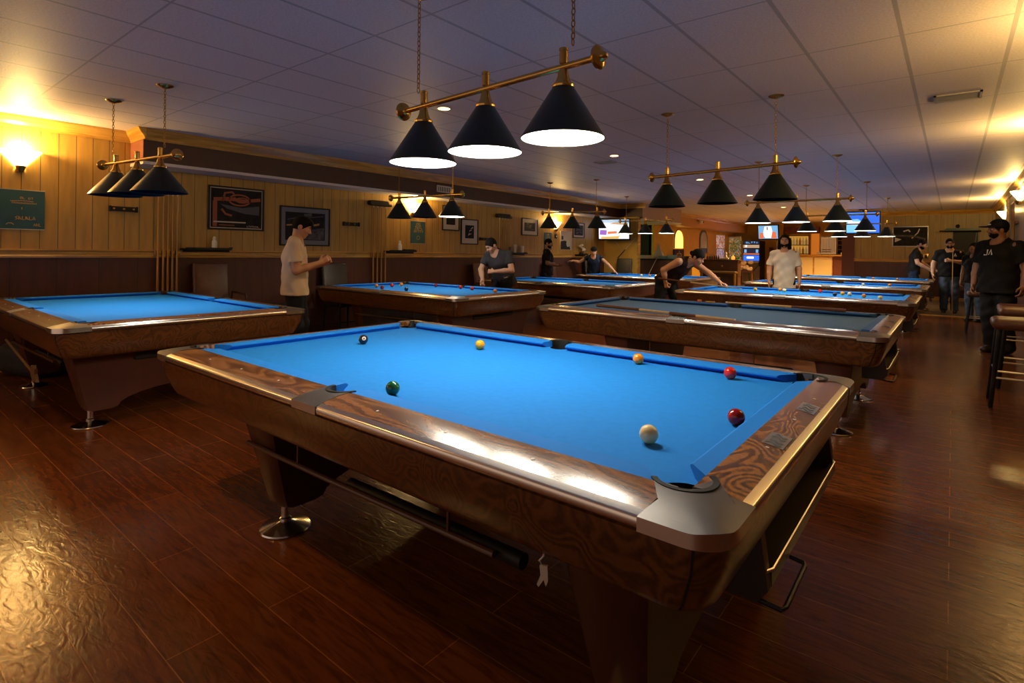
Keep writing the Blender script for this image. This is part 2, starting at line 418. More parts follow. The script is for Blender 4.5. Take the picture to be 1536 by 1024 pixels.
# boxed bump of the soffit above the television, then the far soffit
struct('wall_soffit_box', MB().box(XL, -7.02, 14.72, 17.6, 2.36, ZC-0.001), 'soffit', 0)
struct('wall_soffit_box_side', MB().box(-7.02, -7.012, 14.722, 17.6, 2.36, ZC-0.001), 'soffit_beige', 0)
struct('trim_7', MB().box(XL, -7.0, 14.70, 17.61, 2.325, 2.362), 'white_trim', 0)
struct('trim_8', MB().loft([[(x, 14.72-a, z) for a, z in crown] for x in (XL+0.4, -6.93)]), 'oak_back', 0)
struct('wall_soffit_far', MB().box(XL, -7.55, 17.6, 27.0, 2.36, ZC-0.001), 'soffit_orange', 0)
struct('trim_9', MB().loft([[(-7.55+a, y, z) for a, z in crown] for y in (17.6, 27.0)]), 'oak', 0)
# partition carrying the television, door gap beyond it, ochre wall beyond
struct('wall_television', MB().box(XL-0.1, -7.10, 14.6, 14.72, 0, 2.40), 'yellow', 0)
struct('trim_10', MB().box(-7.115, -7.08, 14.585, 14.735, 0, 2.36), 'oak', 0)
MT['green_wall'] = M('lime green wall', (0.16, 0.42, 0.03), 0.5, emis=(0.25, 0.55, 0.05), es=0.25)  # the wall's own glow stands in for light inside the doorway
MT['dark_gap'] = M('dark doorway', (0.012, 0.010, 0.008), 0.8)
struct('wall_left_far', MB().box(XL-0.2, XL, 18.15, YFAR, 0, ZC), 'yellow', 0)
struct('wall_left_gap', MB().box(XL-0.9, XL-0.7, 14.6, 18.3, 0, ZC), 'green_wall', 0)
struct('wall_left_gap_end', MB().box(XL-0.9, XL-0.1, 18.15, 18.3, 0, ZC), 'dark_gap', 0)
# back walls
struct('wall_back_far', MB().box(XL, -2.6, YFAR, YFAR+0.2, 0, ZC), 'yellow', 0)
struct('wall_back_side', MB().box(-2.72, -2.60, YB, YFAR, 0, ZC), 'yellow', 0)
struct('wall_back', MB().box(-2.60, XR+0.2, YB, YB+0.2, 1.20, ZC), 'panel_back', 0)
struct('wall_back', MB().box(-2.60, XR+0.2, YB-0.006, YB+0.2, 0, 1.20), 'wains_back', 0)
struct('trim_11', MB().loft([[(x, YB-a, z-0.03) for a, z in rail_prof] for x in (-2.60, XR)]), 'oak_back', 0)
struct('trim_12', MB().loft([[(x, YB-a*1.3, z) for a, z in crown] for x in (-2.60, XR)]), 'oak_back', 0)
struct('trim_13', MB().box(-2.95, -2.58, YB-0.03, YB+0.1, 0, 2.45), M('dark red door casing', (0.10, 0.028, 0.012), 0.4), 0)
struct('baseboard_back', MB().box(-2.60, XR, YB-0.02, YB, 0, 0.12), 'oak_back', 0)
# right wall
MT['panel_right'] = groove_mat('brown board panelling right', (0.30, 0.22, 0.11), 1, 0.22, (0.10, 0.06, 0.02), 0.35)
struct('wall_right', MB().box(XR, XR+0.2, YF, YB+0.2, 1.10, ZC), 'panel_right', 0)
struct('wall_right', MB().box(XR-0.006, XR+0.2, YF, YB+0.2, 0, 1.10), 'wains_left', 0)
struct('trim_14', MB().loft([[(XR-a, y, z-0.17) for a, z in rail_prof] for y in (YF, YB)]), 'oak', 0)
struct('trim_15', MB().loft([[(XR-a, y, z) for a, z in crown] for y in (YF, YB)]), 'oak', 0)
struct('trim_16', MB().box(XR-0.05, XR, 16.4, 16.55, 0, 2.66), 'oak', 0)

# ------------------------------------------------------------------ ceiling fittings
def vent(name, loc, rz, w, h, n, label, wall=False):
    t = empty(name, loc, rz, label, 'vent')
    m = MB()
    for a in ((-w/2, -w/2+.02, -h/2, h/2), (w/2-.02, w/2, -h/2, h/2), (-w/2, w/2, -h/2, -h/2+.02), (-w/2, w/2, h/2-.02, h/2)):
        if wall: m.box(a[0], a[1], -0.012, 0, a[2], a[3])
        else: m.box(a[0], a[1], a[2], a[3], -0.012, 0)
    m.build('frame', 'white_trim' if wall else 'ventgrey', t, 0)
    m = MB()
    if wall:
        for k in range(n):
            x = -w/2+.03+(w-.06)*k/(n-1); m.box(x-.012, x+.012, -0.008, -0.002, -h/2+.02, h/2-.02)
        m.build('slats', 'white_trim', t, 0)
        MB().box(-w/2+.01, w/2-.01, -0.002, 0, -h/2+.01, h/2-.01).build('backing', 'matte_black', t, 0)
    else:
        for k in range(n):
            y = -h/2+.03+(h-.06)*k/(n-1); m.box(-w/2+.02, w/2-.02, y-.004, y+.008, -0.008, -0.002)
        m.build('slats', 'ventgrey', t, 0)
        MB().box(-w/2+.01, w/2-.01, -h/2+.01, h/2-.01, -0.002, 0).build('backing', 'ventdark', t, 0)
    return t
MT['ventgrey'] = M('grey vent metal', (0.32, 0.30, 0.30), 0.5)
MT['ventdark'] = M('dark vent backing', (0.10, 0.09, 0.09), 0.7)
vent('ceiling_vent', (0.02, 6.36, ZC), 0, 0.34, 0.26, 9, 'grey ceiling vent near the right wall, front right of the room')
vent('ceiling_vent', (-4.35, 7.75, ZC), 0, 0.30, 0.22, 7, 'small ceiling vent behind the second downlight from the front')
vent('soffit_vent', (SX, 7.47, 2.545), PI/2, 0.40, 0.13, 8, 'white grille set in the maroon soffit of the left wall', True)
DOWN = [(-4.06, 3.90, 'downlight in the ceiling behind the brass bar of the front lamp'), (-3.95, 7.30, 'downlight in the ceiling right of the front lamp, second from the front'),
        (-3.85, 10.58, 'downlight above the green lamp over the right middle table'), (-3.88, 14.05, 'downlight deep in the room, behind the middle lamp of the right row'),
        (-4.0, 18.0, 'downlight near the bar at the far end of the ceiling'), (-5.6, 22.0, 'downlight above the arcade machine at the far end'), (-3.6, 23.0, 'downlight over the bar counter')]
for x, y, lb in DOWN:
    t = empty('downlight', (x, y, ZC), 0, lb, 'ceiling light', 'recessed downlights')
    MB().lathe([(0.085, 0), (0.085, -0.006), (0.062, -0.008), (0.062, 0)], 24, cap=False).build('ring', 'downtrim', t)
    MB().lathe([(0.0615, -0.004), (0.0615, -0.002)], 24).build('lens', 'down_on', t)
def light(kind, loc, energy, col, size=0.05, rot=None, **kw):
    l = bpy.data.lights.new('room_light', kind); l.energy = energy; l.color = col
    if kind in ('POINT', 'SPOT'): l.shadow_soft_size = size
    for k, v in kw.items(): setattr(l, k, v)
    o = bpy.data.objects.new('room_light', l); COL.objects.link(o); o.location = loc
    if rot: o.rotation_euler = rot
    return o
for x, y, lb in DOWN:
    light('SPOT', (x, y, ZC-0.02), (70 if y < 9 else 130) if y < 16 else 1100, (1.0, 0.60, 0.24), 0.05, spot_size=math.radians(130), spot_blend=0.8)
# two more downlights in the part of the room behind the camera
for x, y in ((-3.5, 0.35),):
    t = empty('downlight', (x, y, ZC), 0, 'downlight in the ceiling above the front left of the room', 'ceiling light', 'recessed downlights')
    MB().lathe([(0.085, 0), (0.085, -0.006), (0.062, -0.008), (0.062, 0)], 24, cap=False).build('ring', 'downtrim', t)
    MB().lathe([(0.0615, -0.004), (0.0615, -0.002)], 24).build('lens', 'down_on', t)
    light('SPOT', (x, y, ZC-0.02), 75, (1.0, 0.52, 0.16), 0.05, spot_size=math.radians(130), spot_blend=0.8)

# ------------------------------------------------------------------ sconces
def sconce(x, y, z, rz, label, e=70):
    t = empty('wall_sconce', (x, y, z), rz, label, 'wall light', 'glowing half-bowl wall sconces')
    # half bowl opening upwards, against the wall (local -y is out)
    loops = []
    for k in range(9):
        f = k/8; r = 0.045 + 0.135*math.sin(f*PI/2)**0.8*(0.35+0.65*f); zz = -0.10 + 0.18*f
        loops.append([(r*math.cos(a)*1.05, -0.004 - r*abs(math.sin(a))*0.85, zz) for a in [PI*j/16 for j in range(17)]])
    MB().loft(loops, closed=False).build('bowl', 'sconce_glass', t)
    MB().lathe([(0.012, -0.17), (0.03, -0.15), (0.045, -0.11), (0.05, -0.095), (0.02, -0.095)], 16, c=(0, -0.05, 0)).bbox(-0.03, 0.03, -0.05, 0, -0.16, -0.09, 0.004).build('bracket', 'brass_dark', t)
    d = Vector((math.sin(rz), -math.cos(rz), 0))
    light('POINT', (x+d.x*0.09, y+d.y*0.09, z+0.10), e, (1.0, 0.63, 0.20), 0.04)
    return t
sconce(XL, 1.31, 2.33, PI/2, 'glowing sconce above the teal poster at the far left')
sconce(XL, 7.05, 2.17, PI/2, 'glowing sconce half hidden behind the lamp over the left middle table')
sconce(XL, 11.98, 2.06, PI/2, 'glowing sconce above the little thermostat, farthest on the left wall', 48)
sconce(XR, 17.6, 2.38, -PI/2, 'glowing sconce on the right wall behind the man in the cap')
sconce(XR, 13.7, 2.50, -PI/2, 'glowing sconce at the right edge above the man in the cap', 48)
sconce(XR, 8.0, 2.45, -PI/2, 'wall sconce on the nearer part of the right wall', 90)
sconce(XR, 4.4, 2.45, -PI/2, 'wall sconce on the right wall beside the front lamp', 80)
sconce(XL, -1.9, 2.33, PI/2, 'wall sconce on the left wall behind the viewer', 60)
# ------------------------------------------------------------------ pool tables
HX, HY = 1.51, 0.93
WX, WY = 0.125, 0.150      # wood width, end rails / side rails
NX, NY = 1.32, 0.685       # nose of cushions
ZB, ZO, ZI = 0.765, 0.778, 0.800
PCX, PCY, PR = 1.352, 0.722, 0.062
SPY = NY+0.055             # side pocket centre
def htop(x, y):
    a, b = min(1.2, (HX-abs(x))/WX), min(1.2, (HY-abs(y))/WY)
    t = min(a, b) if abs(a-b) > 0.35 else min(a, b) - 0.35*(1-abs(a-b)/0.35)**2/4
    return ZO + (ZI-ZO)*math.sin(max(0, min(1, t))*PI/2)**0.8
def surf_strip(mb, outer, inner, n=5, dz=0.0, skirt=None, thick=0.012, skirt_m=None):
    """sheet between two plan curves, laid on the rail's top profile, with a skirt"""
    loops = []
    for k in range(n+1):
        f = k/n
        loops.append([(o[0]+(i[0]-o[0])*f, o[1]+(i[1]-o[1])*f) for o, i in zip(outer, inner)])
    g = [[(x, y, htop(x, y)+dz) for x, y in l] for l in loops]
    low = [(p[0], p[1], p[2]-thick) for p in g[-1]]
    lo0 = [(p[0], p[1], (skirt if skirt is not None else p[2]-thick)) for p in g[0]]
    m0 = mb.m; mb.m = m0 if skirt_m is None else skirt_m
    mb.loft([lo0, g[0]], closed=False); mb.m = m0
    mb.loft(g+[low], closed=False)
    # end faces
    for e in (0, -1):
        poly = [lo0[e]] + [l[e] for l in g] + [low[e]]
        mb.add(poly, [tuple(range(len(poly)))])
    return mb
def arc(cx, cy, r, a0, a1, n):
    return [(cx+r*math.cos(math.radians(a0+(a1-a0)*k/n)), cy+r*math.sin(math.radians(a0+(a1-a0)*k/n))) for k in range(n+1)]
def lin(a, b, n): return [(a[0]+(b[0]-a[0])*k/n, a[1]+(b[1]-a[1])*k/n) for k in range(n+1)]
def resample(pts, n):
    P = [Vector(p) for p in pts]; L = [0]
    for i in range(1, len(P)): L.append(L[-1]+(P[i]-P[i-1]).length)
    out = []
    for k in range(n+1):
        d = L[-1]*k/n; i = 1
        while i < len(L)-1 and L[i] < d: i += 1
        t = 0 if L[i] == L[i-1] else (d-L[i-1])/(L[i]-L[i-1]); q = P[i-1].lerp(P[i], t); out.append((q.x, q.y))
    return out
CX_, CY_ = 0.185, 0.215    # reach of the corner castings

def make_table(clothmat='cloth', plates=True):
    root = empty('pool_table', (0, 0, 0))
    # apron
    m = MB(); lo = []
    for z, ix, iy, r in ((0.66, 0.10, 0.10, 0.06), (0.757, 0.10, 0.10, 0.06), (0.757, 0.09, 0.09, 0.06), (0.757, 0.012, 0.012, 0.09), (0.752, 0.010, 0.010, 0.09), (0.748, 0.022, 0.022, 0.085), (0.742, 0.022, 0.022, 0.085), (0.738, 0.014, 0.014, 0.09), (0.68, 0.020, 0.020, 0.09), (0.585, 0.052, 0.058, 0.09), (0.565, 0.064, 0.068, 0.09), (0.553, 0.085, 0.088, 0.09)):
        lo.append([(x, y, z) for x, y in rrect(HX-ix, HY-iy, r, 6)])
    m.loft(lo)
    m.m = 1
    for sx in (-1, 1):
        for sy in (-1, 1):
            for k in range(1):
                x = sx*(HX-0.150)
                zz = ((.738, .014, .014), (.68, .020, .020), (.585, .052, .058), (.565, .064, .068), (.554, .083, .086))
                m.loft([[(sx*(HX-a-.09+.0915*math.cos(t)), sy*(HY-b-.09+.0915*math.sin(t)), z) for z, a, b in zz] for t in (math.radians(64), math.radians(67.5))], closed=False)
    for p in range(len(m.v)): pass
    # nudge seams outwards a little so they read as a dark joint
    m.build('apron', ['body_wood', 'matte_black'], root, 40)
    # polished trim band round the rail edge
    m = MB(); lo = []
    for z, i in ((0.770, 0.02), (0.752, 0.006), (0.753, 0.0), (0.757, -0.002), (0.772, -0.002), (ZO, 0.001), (ZO+0.002, 0.005), (0.7868, 0.0225), (0.780, 0.0235)):
        lo.append([(x, y, z) for x, y in rrect(HX-i, HY-i, 0.09-i, 6)])
    m.loft(lo, cap=False).build('trim_band', 'trim_metal', root, 40)
    # wood rails with white sights
    def rail(outer, inner, mat, sights):
        m = MB(); surf_strip(m, outer, inner, 5, 0.0, 0.76, 0.03)
        m.m = 1
        for x, y in sights:
            n0 = Vector((0, 0, 1)); z = htop(x, y)+0.0012
            m.add([(x+.0055*math.cos(a), y+.0055*math.sin(a), htop(x+.0055*math.cos(a), y+.0055*math.sin(a))+0.0012) for a in [k*PI/4 for k in range(8)]], [tuple(range(8))])
        return m.build('rail', [mat, 'pale'], root, 40)
    for sy in (-1, 1):
        for sx in (-1, 1):
            o = lin((sx*0.072, sy*(HY-.021)), (sx*(HX-CX_+0.01), sy*(HY-.021)), 24)
            i = lin((sx*0.060, sy*(HY-WY)), (sx*(HX-CX_+0.02), sy*(HY-WY)), 24)
            rail(o, i, 'rail_wood', [(sx*NX*k/4, sy*(HY-WY*0.52)) for k in (1, 2, 3)])
    for sx in (-1, 1):
        o = lin((sx*(HX-.021), -(HY-CY_+.01)), (sx*(HX-.021), HY-CY_+.01), 24)
        i = lin((sx*(HX-WX), -(HY-CY_+.03)), (sx*(HX-WX), HY-CY_+.03), 24)
        rail(o, i, 'end_rail_wood', [(sx*(HX-WX*0.52), NY*k/2) for k in (-1, 0, 1)])
    # cushions: (outer end points, nose end points) in plan
    def cushion(oa, ob, na, nb):
        m = MB(); L = []
        for t in [k/16 for k in range(17)]:
            O = Vector(oa).lerp(Vector(ob), t); N = Vector(na).lerp(Vector(nb), t); mid = O.lerp(N, 0.85); bk = N.lerp(O, 0.35)
            L.append([(O.x, O.y, ZI-0.001), (mid.x, mid.y, ZI-0.0025), (N.x, N.y, ZI-0.009), (N.x, N.y, ZI-0.015), (bk.x, bk.y, ZB), (O.x, O.y, ZB)])
        m.loft(L); return m.build('cushion', 'cushion', root, 30)
    for sy in (-1, 1):
        for sx in (-1, 1):
            cushion((sx*0.064, sy*(HY-WY)), (sx*1.310, sy*(HY-WY)), (sx*0.082, sy*NY), (sx*1.232, sy*NY))
    for sx in (-1, 1):
        cushion((sx*(HX-WX), -0.668), (sx*(HX-WX), 0.668), (sx*NX, -0.600), (sx*NX, 0.600))
    # bed cloth with pocket bites
    pl = []
    for sx, sy, a0 in ((1, 1, -60), (-1, 1, 30), (-1, -1, 120), (1, -1, 210)):
        a = arc(sx*PCX, sy*PCY, PR, a0 + (0), a0 - 210 + 360*0, 14)
        pl.append(a)
    def bite(sx, sy):
        # points of the inner half of the pocket circle, from the side rail side to the end rail side
        th = math.degrees(math.atan2(-sy, -sx)); return arc(sx*PCX, sy*PCY, PR, th-105, th+105, 14)
    def order(pts, first): 
        return pts if (Vector(pts[0])-Vector(first)).length < (Vector(pts[-1])-Vector(first)).length else pts[::-1]
    ex, ey = HX-WX+.005, HY-WY+.005
    out = [(-1.29, -ey)]
    a = arc(0, -SPY-.012, 0.058, 180, 0, 12); out += [(-0.058, -ey)] + a + [(0.058, -ey)]
    out += [(1.29, -ey)] + order(bite(1, -1), (1.29, -ey)) + [(ex, -0.66), (ex, 0.66)] + order(bite(1, 1), (ex, 0.66)) + [(1.29, ey)]
    a = arc(0, SPY+.012, 0.058, 0, -180, 12); out += [(0.058, ey)] + a + [(-0.058, ey)]
    out += [(-1.29, ey)] + order(bite(-1, 1), (-1.29, ey)) + [(-ex, 0.66), (-ex, -0.66)] + order(bite(-1, -1), (-ex, -0.66))
    m = MB(); n = len(out); m.add([(x, y, ZB) for x, y in out], [tuple(range(n))])
    o = m.build('bed_cloth', clothmat, root, 0)
    bm = bmesh.new(); bm.from_mesh(o.data); bmesh.ops.triangulate(bm, faces=bm.faces)
    for f in bm.faces:
        if f.normal.z < 0: f.normal_flip()
    bm.to_mesh(o.data); bm.free()
    # pockets: black liner + floor, raised lip
    def pocket(cx, cy, th, r, half):
        m = MB(); a = arc(cx, cy, r, th-half, th+half, 20); b = arc(cx, cy, r+0.018, th-half, th+half, 20)
        m.loft([[(x, y, .70) for x, y in a], [(x, y, ZI-.012) for x, y in a], [(x, y, ZI+.003) for x, y in arc(cx, cy, r+.003, th-half, th+half, 20)], [(x, y, ZI+.0035) for x, y in b], [(x, y, ZI-.02) for x, y in b], [(x, y, .70) for x, y in b]], closed=False)
        full = arc(cx, cy, r+.01, 0, 345, 23)
        m.add([(x, y, .70) for x, y in full], [tuple(range(len(full)))])
        inn = arc(cx, cy, r, th+half, th+360-half, 12)
        m.loft([[(x, y, .70) for x, y in inn], [(x, y, ZB-.003) for x, y in inn]], closed=False)
        return m.build('pocket', 'black', root, 40)
    for sx in (-1, 1):
        for sy in (-1, 1):
            pocket(sx*PCX, sy*PCY, math.degrees(math.atan2(sy*1.15, sx)), PR, 98)
    for sy in (-1, 1): pocket(0, sy*(SPY+.012), 90*sy, 0.058, 86)
    # corner castings
    for sx in (-1, 1):
        for sy in (-1, 1):
            o = [(HX-CX_, HY)] + lin((HX-CX_, HY), (HX-.09, HY), 3)[1:] + arc(HX-.09, HY-.09, .09, 90, 0, 8)[1:] + lin((HX, HY-.09), (HX, HY-CY_), 4)[1:]
            o = resample(o, 32)
            aa = math.degrees(math.atan2(1.15, 1)); ia = arc(PCX, PCY, PR+.018, aa+88, aa-88, 16)
            i = resample([(HX-CX_+.03, HY-WY*.5), (HX-CX_+.035, HY-WY)] [1:] + ia + [(HX-WX, HY-CY_+.045)], 32)
            o2 = [(sx*(x+.0045), sy*(y+.0045)) for x, y in o]; i2 = [(sx*x, sy*y) for x, y in i]
            m = MB(); surf_strip(m, o2, i2, 6, 0.002, 0.748, 0.02, 1); m.build('corner_casting', ['nickel', 'trim_metal'], root, 40)
    for sy in (-1, 1):
        o = resample([(-0.080, sy*(HY+.0045)), (0.080, sy*(HY+.0045))], 20)
        ia = arc(0, SPY+.012, 0.075, 170, 10, 14) if sy > 0 else arc(0, -SPY-.012, 0.075, 190, 350, 14)
        i = resample([(-0.066, sy*(HY-WY))] + ia + [(0.066, sy*(HY-WY))], 20)
        m = MB(); surf_strip(m, o, i, 5, 0.002, 0.750, 0.02, 1); m.build('side_casting', ['nickel', 'trim_metal'], root, 40)
    # engraved plates on the right end rail
    if plates:
        for cy in (-0.255, 0.19):
            t = MB(); q = []
            x0, x1 = HX-WX+.038, HX-.03
            t.loft([[(x, y, htop(x, y)+.0015) for x in (x0, (x0+x1)/2, x1)] for y in (cy-.062, cy+.062)], closed=False)
            t.m = 1
            for a, b, w in ((-.045, -.5, .012), (-.02, .1, .016), (.012, -.2, .014), (.035, .3, .009)):
                xs = (x0+.006+(b+.5)*.012, x0+.02, x1-.02, x1-.008)
                t.loft([[(x, cy+a+s*w+(0.012 if j in (1,) else 0)+(-.008 if j == 2 else 0), htop(x, cy+a)+.0026) for j, x in enumerate(xs)] for s in (-.5, .5)], closed=False)
            t.build('rail_plate', ['silver_frame', 'grey_ink'], root, 0)
    # pedestals with chrome feet
    for px in (-0.645, 1.165):
        m = MB(); n = 20
        def prof(w):  # half profile in y,z
            top = [(-.80, .56), (.80, .56), (.70, .17), (.685, .13), (.655, .118), (.54, .118), (.50, .128)]
            a = [(.50*math.cos(t), .128+.12*math.sin(t)) for t in [PI*k/12 for k in range(1, 12)]]
            return top + a + [(-.50, .128), (-.54, .118), (-.655, .118), (-.685, .13), (-.70, .17)]
        P = prof(0); L = []
        for s, f in ((-1, .93), (-1, 1.0), (1, 1.0), (1, .93)):
            off = .012 if f < 1 else 0
            L.append([(px + s*((.075 + (.125-.075)*(z-.118)/.442) - (0 if f < 1 else .02)), y*(f if f < 1 else 1.0) if False else (y-(math.copysign(.015, y) if f < 1 else 0)), z) for y, z in P])
        m.loft(L)
        ped = m.build('pedestal', 'leg_wood', root, 40)
        for sy in (-1, 1):
            f = MB(); f.lathe([(0.115, 0.0), (0.118, 0.004), (0.114, 0.010), (0.060, 0.026), (0.030, 0.034), (0.027, 0.036), (0.027, 0.05), (0.019, 0.055), (0.019, 0.125)], 32, c=(px, sy*0.64, 0))
            f.build('levelling_foot', 'chrome', ped)
    # underframe beam, front rod and tube
    MB().bbox(-1.05, 1.30, -0.40, 0.40, 0.47, 0.57, 0.02).build('underframe', 'matte_black', root)
    m = MB().tube([(-0.74, -0.78, 0.425), (-0.1, -0.78, 0.43), (0.80, -0.78, 0.445)], 0.011, 10)
    m.bbox(-0.30, -0.29, -0.785, -0.775, 0.42, 0.56, 0.002).bbox(0.6, 0.61, -0.785, -0.775, 0.44, 0.56, 0.002)
    m.build('cue_rod', 'rod_wood', root)
    MB().tube([(0.02, -0.74, 0.425), (0.88, -0.74, 0.435)], 0.024, 12).build('cue_tube', 'black', root)
    # ball storage tray under the right end
    m = MB(); x0, x1 = 1.33, 1.475
    m.prism([(x0-.02, .40), (x1-.03, .40), (x1, .44), (x1-.03, .66), (x0-.02, .66)], -.44, -.40, 'y').prism([(x0-.02, .42), (x1-.02, .42), (x1, .44), (x1-.03, .66), (x0-.02, .66)], .60, .64, 'y').box(x0, x1, -.40, .60, .435, .455).box(x1-.014, x1, -.40, .60, .455, .48).box(x0, x0+.012, -.40, .60, .455, .60)
    m.box(x0+.02, x1-.02, -.40, .60, .585, .61)
    tr = m.build('ball_tray', 'tray_wood', root, 0)
    MB().tube([(x1-.012, -.43, .485), (x1+.002, -.40, .485), (x1+.002, .60, .485), (x1-.012, .63, .485)], 0.005, 8).build('tray_edge', 'trim_metal', tr)
    MB().tube([(x1-.028, -.40, .60), (x1-.026, .60, .60)], 0.006, 8).build('tray_upper_edge', 'brass_dark', tr)
    MB().tube([(x1-.04, -.42, .40), (x1+.03, -.42, .395), (x1+.036, -.40, .395), (x1+.036, -.16, .40), (x1+.03, -.14, .40), (x1-.01, -.14, .405)], 0.007, 8).build('tray_handle', 'black', tr)
    return root

T_A = make_table('cloth')
T_B = copy_tree(T_A)
TABLES = {}
def place_table(key, x, y, label, dull=False, rz=0):
    if key == 'T1': r = T_A
    elif key == 'T2': r = T_B
    else: r = copy_tree(T_A)
    if key[0] == 'L':
        for ch in list(r.children):
            if ch.name.startswith(('ball_tray', 'rail_plate')):
                for g in list(ch.children): bpy.data.objects.remove(g)
                bpy.data.objects.remove(ch)
    r.location = (x, y, 0); r.rotation_euler = (0, 0, rz)
    tag(r, label, 'pool table', 'blue pool tables in two rows')
    TABLES[key] = (x, y)
    return r
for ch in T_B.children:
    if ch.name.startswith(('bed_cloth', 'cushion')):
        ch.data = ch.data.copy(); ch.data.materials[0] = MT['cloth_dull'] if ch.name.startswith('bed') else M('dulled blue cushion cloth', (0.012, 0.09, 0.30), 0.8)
place_table('T3', -1.85, 9.05, 'pool table with a dark-clothed man bending over its left end')
place_table('T4', -1.85, 12.65, 'pool table behind the long-haired man in white, third from the front in the right row')
place_table('T5', -1.85, 16.5, 'farthest pool table of the right row, nearest the back wall')
place_table('L1', -6.20, 1.86, 'empty pool table at the left edge, beside the teal poster wall')
place_table('L2', -6.02, 5.50, 'pool table with many balls in front of the bending man in dark grey')
place_table('L3', -5.85, 8.95, 'left row pool table between the bending grey-shirted man and the man in a cap')
place_table('L4', -5.90, 12.65, 'farthest pool table of the left row, under the reaching man in a black cap')
place_table('T1', -1.852, 2.02, 'large pool table in the foreground with seven balls on it')
place_table('T2', -1.852, 5.47, 'pool table with dull grey-blue cloth and cues lying on it')

# ------------------------------------------------------------------ balls
def ball(name, x, y, z, mat, label, group=None, stripe=None, number=False):
    o = MB().sphere((0, 0, 0), 0.0286, 24, 14).build(name, mat, None, 180)
    o.location = (x, y, z+0.0286); tag(o, label, 'ball', group)
    return o
BZ = ZB+0.0003
def bm_(n, c): return M(n, c, 0.08, coat=0.6)
MT['b_white'] = bm_('ivory ball', (0.90, 0.70, 0.32)); MT['b_black'] = bm_('black ball', (0.008, 0.008, 0.014))
MT['b_yellow'] = bm_('amber ball', (0.80, 0.36, 0.01)); MT['b_green'] = bm_('green ball', (0.005, 0.10, 0.035))
MT['b_orange'] = bm_('orange ball', (0.78, 0.24, 0.01)); MT['b_red'] = bm_('red ball', (0.60, 0.012, 0.006)); MT['b_maroon'] = bm_('maroon ball', (0.27, 0.004, 0.006))
ball('cue_ball', -0.716, 1.564, BZ, 'b_white', 'ivory white cue ball on the blue cloth near the right corner')
e8 = ball('billiard_ball', -2.812, 2.046, BZ, 'b_black', 'black eight ball with a pale number on the blue cloth')
ball('billiard_ball', -2.167, 2.399, BZ, 'b_yellow', 'yellow-orange ball near the far side of the front table')
ball('billiard_ball', -1.733, 1.403, BZ, 'b_green', 'dark green ball near the side pocket of the front table')
ball('billiard_ball', -1.275, 2.645, BZ, 'b_orange', 'orange ball by the far cushion of the front table')
ball('billiard_ball', -0.800, 2.62, BZ, 'b_red', 'bright red ball near the far cushion of the front table')
ball('billiard_ball', -0.566, 1.925, BZ, 'b_maroon', 'maroon red ball near the right cushion of the front table')
def text_mesh(txt, size):
    cu = bpy.data.curves.new('t', 'FONT'); cu.body = txt; cu.size = size; cu.align_x = 'CENTER'; cu.align_y = 'CENTER'; cu.resolution_u = 3
    to = bpy.data.objects.new('t', cu); COL.objects.link(to)
    me = bpy.data.meshes.new_from_object(to.evaluated_get(bpy.context.evaluated_depsgraph_get()))
    bpy.data.objects.remove(to); bpy.data.curves.remove(cu); return me
def on_ball(parent, name, mat, verts2, faces, d, up, r):
    d = Vector(d).normalized(); rt = Vector(up).cross(d).normalized(); u = d.cross(rt).normalized()
    vs = [tuple((d*math.sqrt(max(1e-9, r*r-x*x-y*y)) + rt*x + u*y)) for x, y in verts2]
    m = MB(); m.add(vs, faces); return m.build(name, mat, parent, 180)
dcam = Vector((2.812, -2.046, 0.55)).normalized()
dd = (dcam + Vector((0.1, 0.1, 0.25))).normalized()
rings = [[(0, 0)]] + [[(rr*math.cos(k*PI/10), rr*math.sin(k*PI/10)) for k in range(20)] for rr in (0.006, 0.012)]
vv = rings[1]+rings[2]; ff = [tuple(range(20))]+[(k, 20+k, 20+(k+1) % 20, (k+1) % 20) for k in range(20)]
on_ball(e8, 'number_disc', 'pale', vv, ff, dd, (0.2, 0.1, 1), 0.02875)
tm = text_mesh('8', 0.021)
on_ball(e8, 'number', 'black', [(v.co.x, v.co.y) for v in tm.vertices], [tuple(p.vertices) for p in tm.polygons], dd, (0.2, 0.1, 1), 0.0290)
SM = [('b_white', 'white'), ('b_yellow', 'yellow'), ('b_orange', 'orange'), ('b_red', 'red'), ('b_maroon', 'maroon'), ('b_black', 'black'), ('b_green', 'green')]
def many(lst, where, group):
    for (x, y, k, extra) in lst:
        ball('billiard_ball', x, y, BZ, SM[k][0], '%s ball %s %s' % (SM[k][1], extra, where), group)
many([(-2.45, 9.25, 1, 'left of the centre'), (-2.16, 9.56, 2, 'below the white shirt'), (-2.06, 9.40, 0, 'just right of the pair'), (-1.31, 9.0, 5, 'in front of the trio'), (-1.26, 9.34, 1, 'second of the trio'),
      (-1.16, 9.25, 0, 'largest of the trio'), (-0.96, 9.02, 2, 'second from the right'), (-0.75, 8.80, 0, 'nearest the right end'), (-1.60, 9.62, 3, 'by the far cushion')], 'on the third table of the right row', 'balls on the third table of the right row')
many([(-6.90, 5.25, 2, 'leftmost'), (-6.84, 5.50, 3, 'second from the left'), (-6.95, 5.78, 2, 'by the left cushion'), (-6.05, 5.12, 5, 'dark one nearest the near rail'), (-6.52, 5.06, 4, 'near the side pocket'),
      (-6.40, 6.02, 4, 'by the far cushion'), (-5.83, 6.00, 3, 'below the bending man'), (-5.53, 5.93, 3, 'right of the bending man\'s fist'), (-4.95, 5.78, 2, 'nearest the right end')], 'on the second table of the left row', 'balls on the second table of the left row')
many([(-0.95, 12.9, 2, 'at the right end'), (-1.35, 12.55, 0, 'near the middle')], 'on the fourth table of the right row', 'balls on the far right tables')
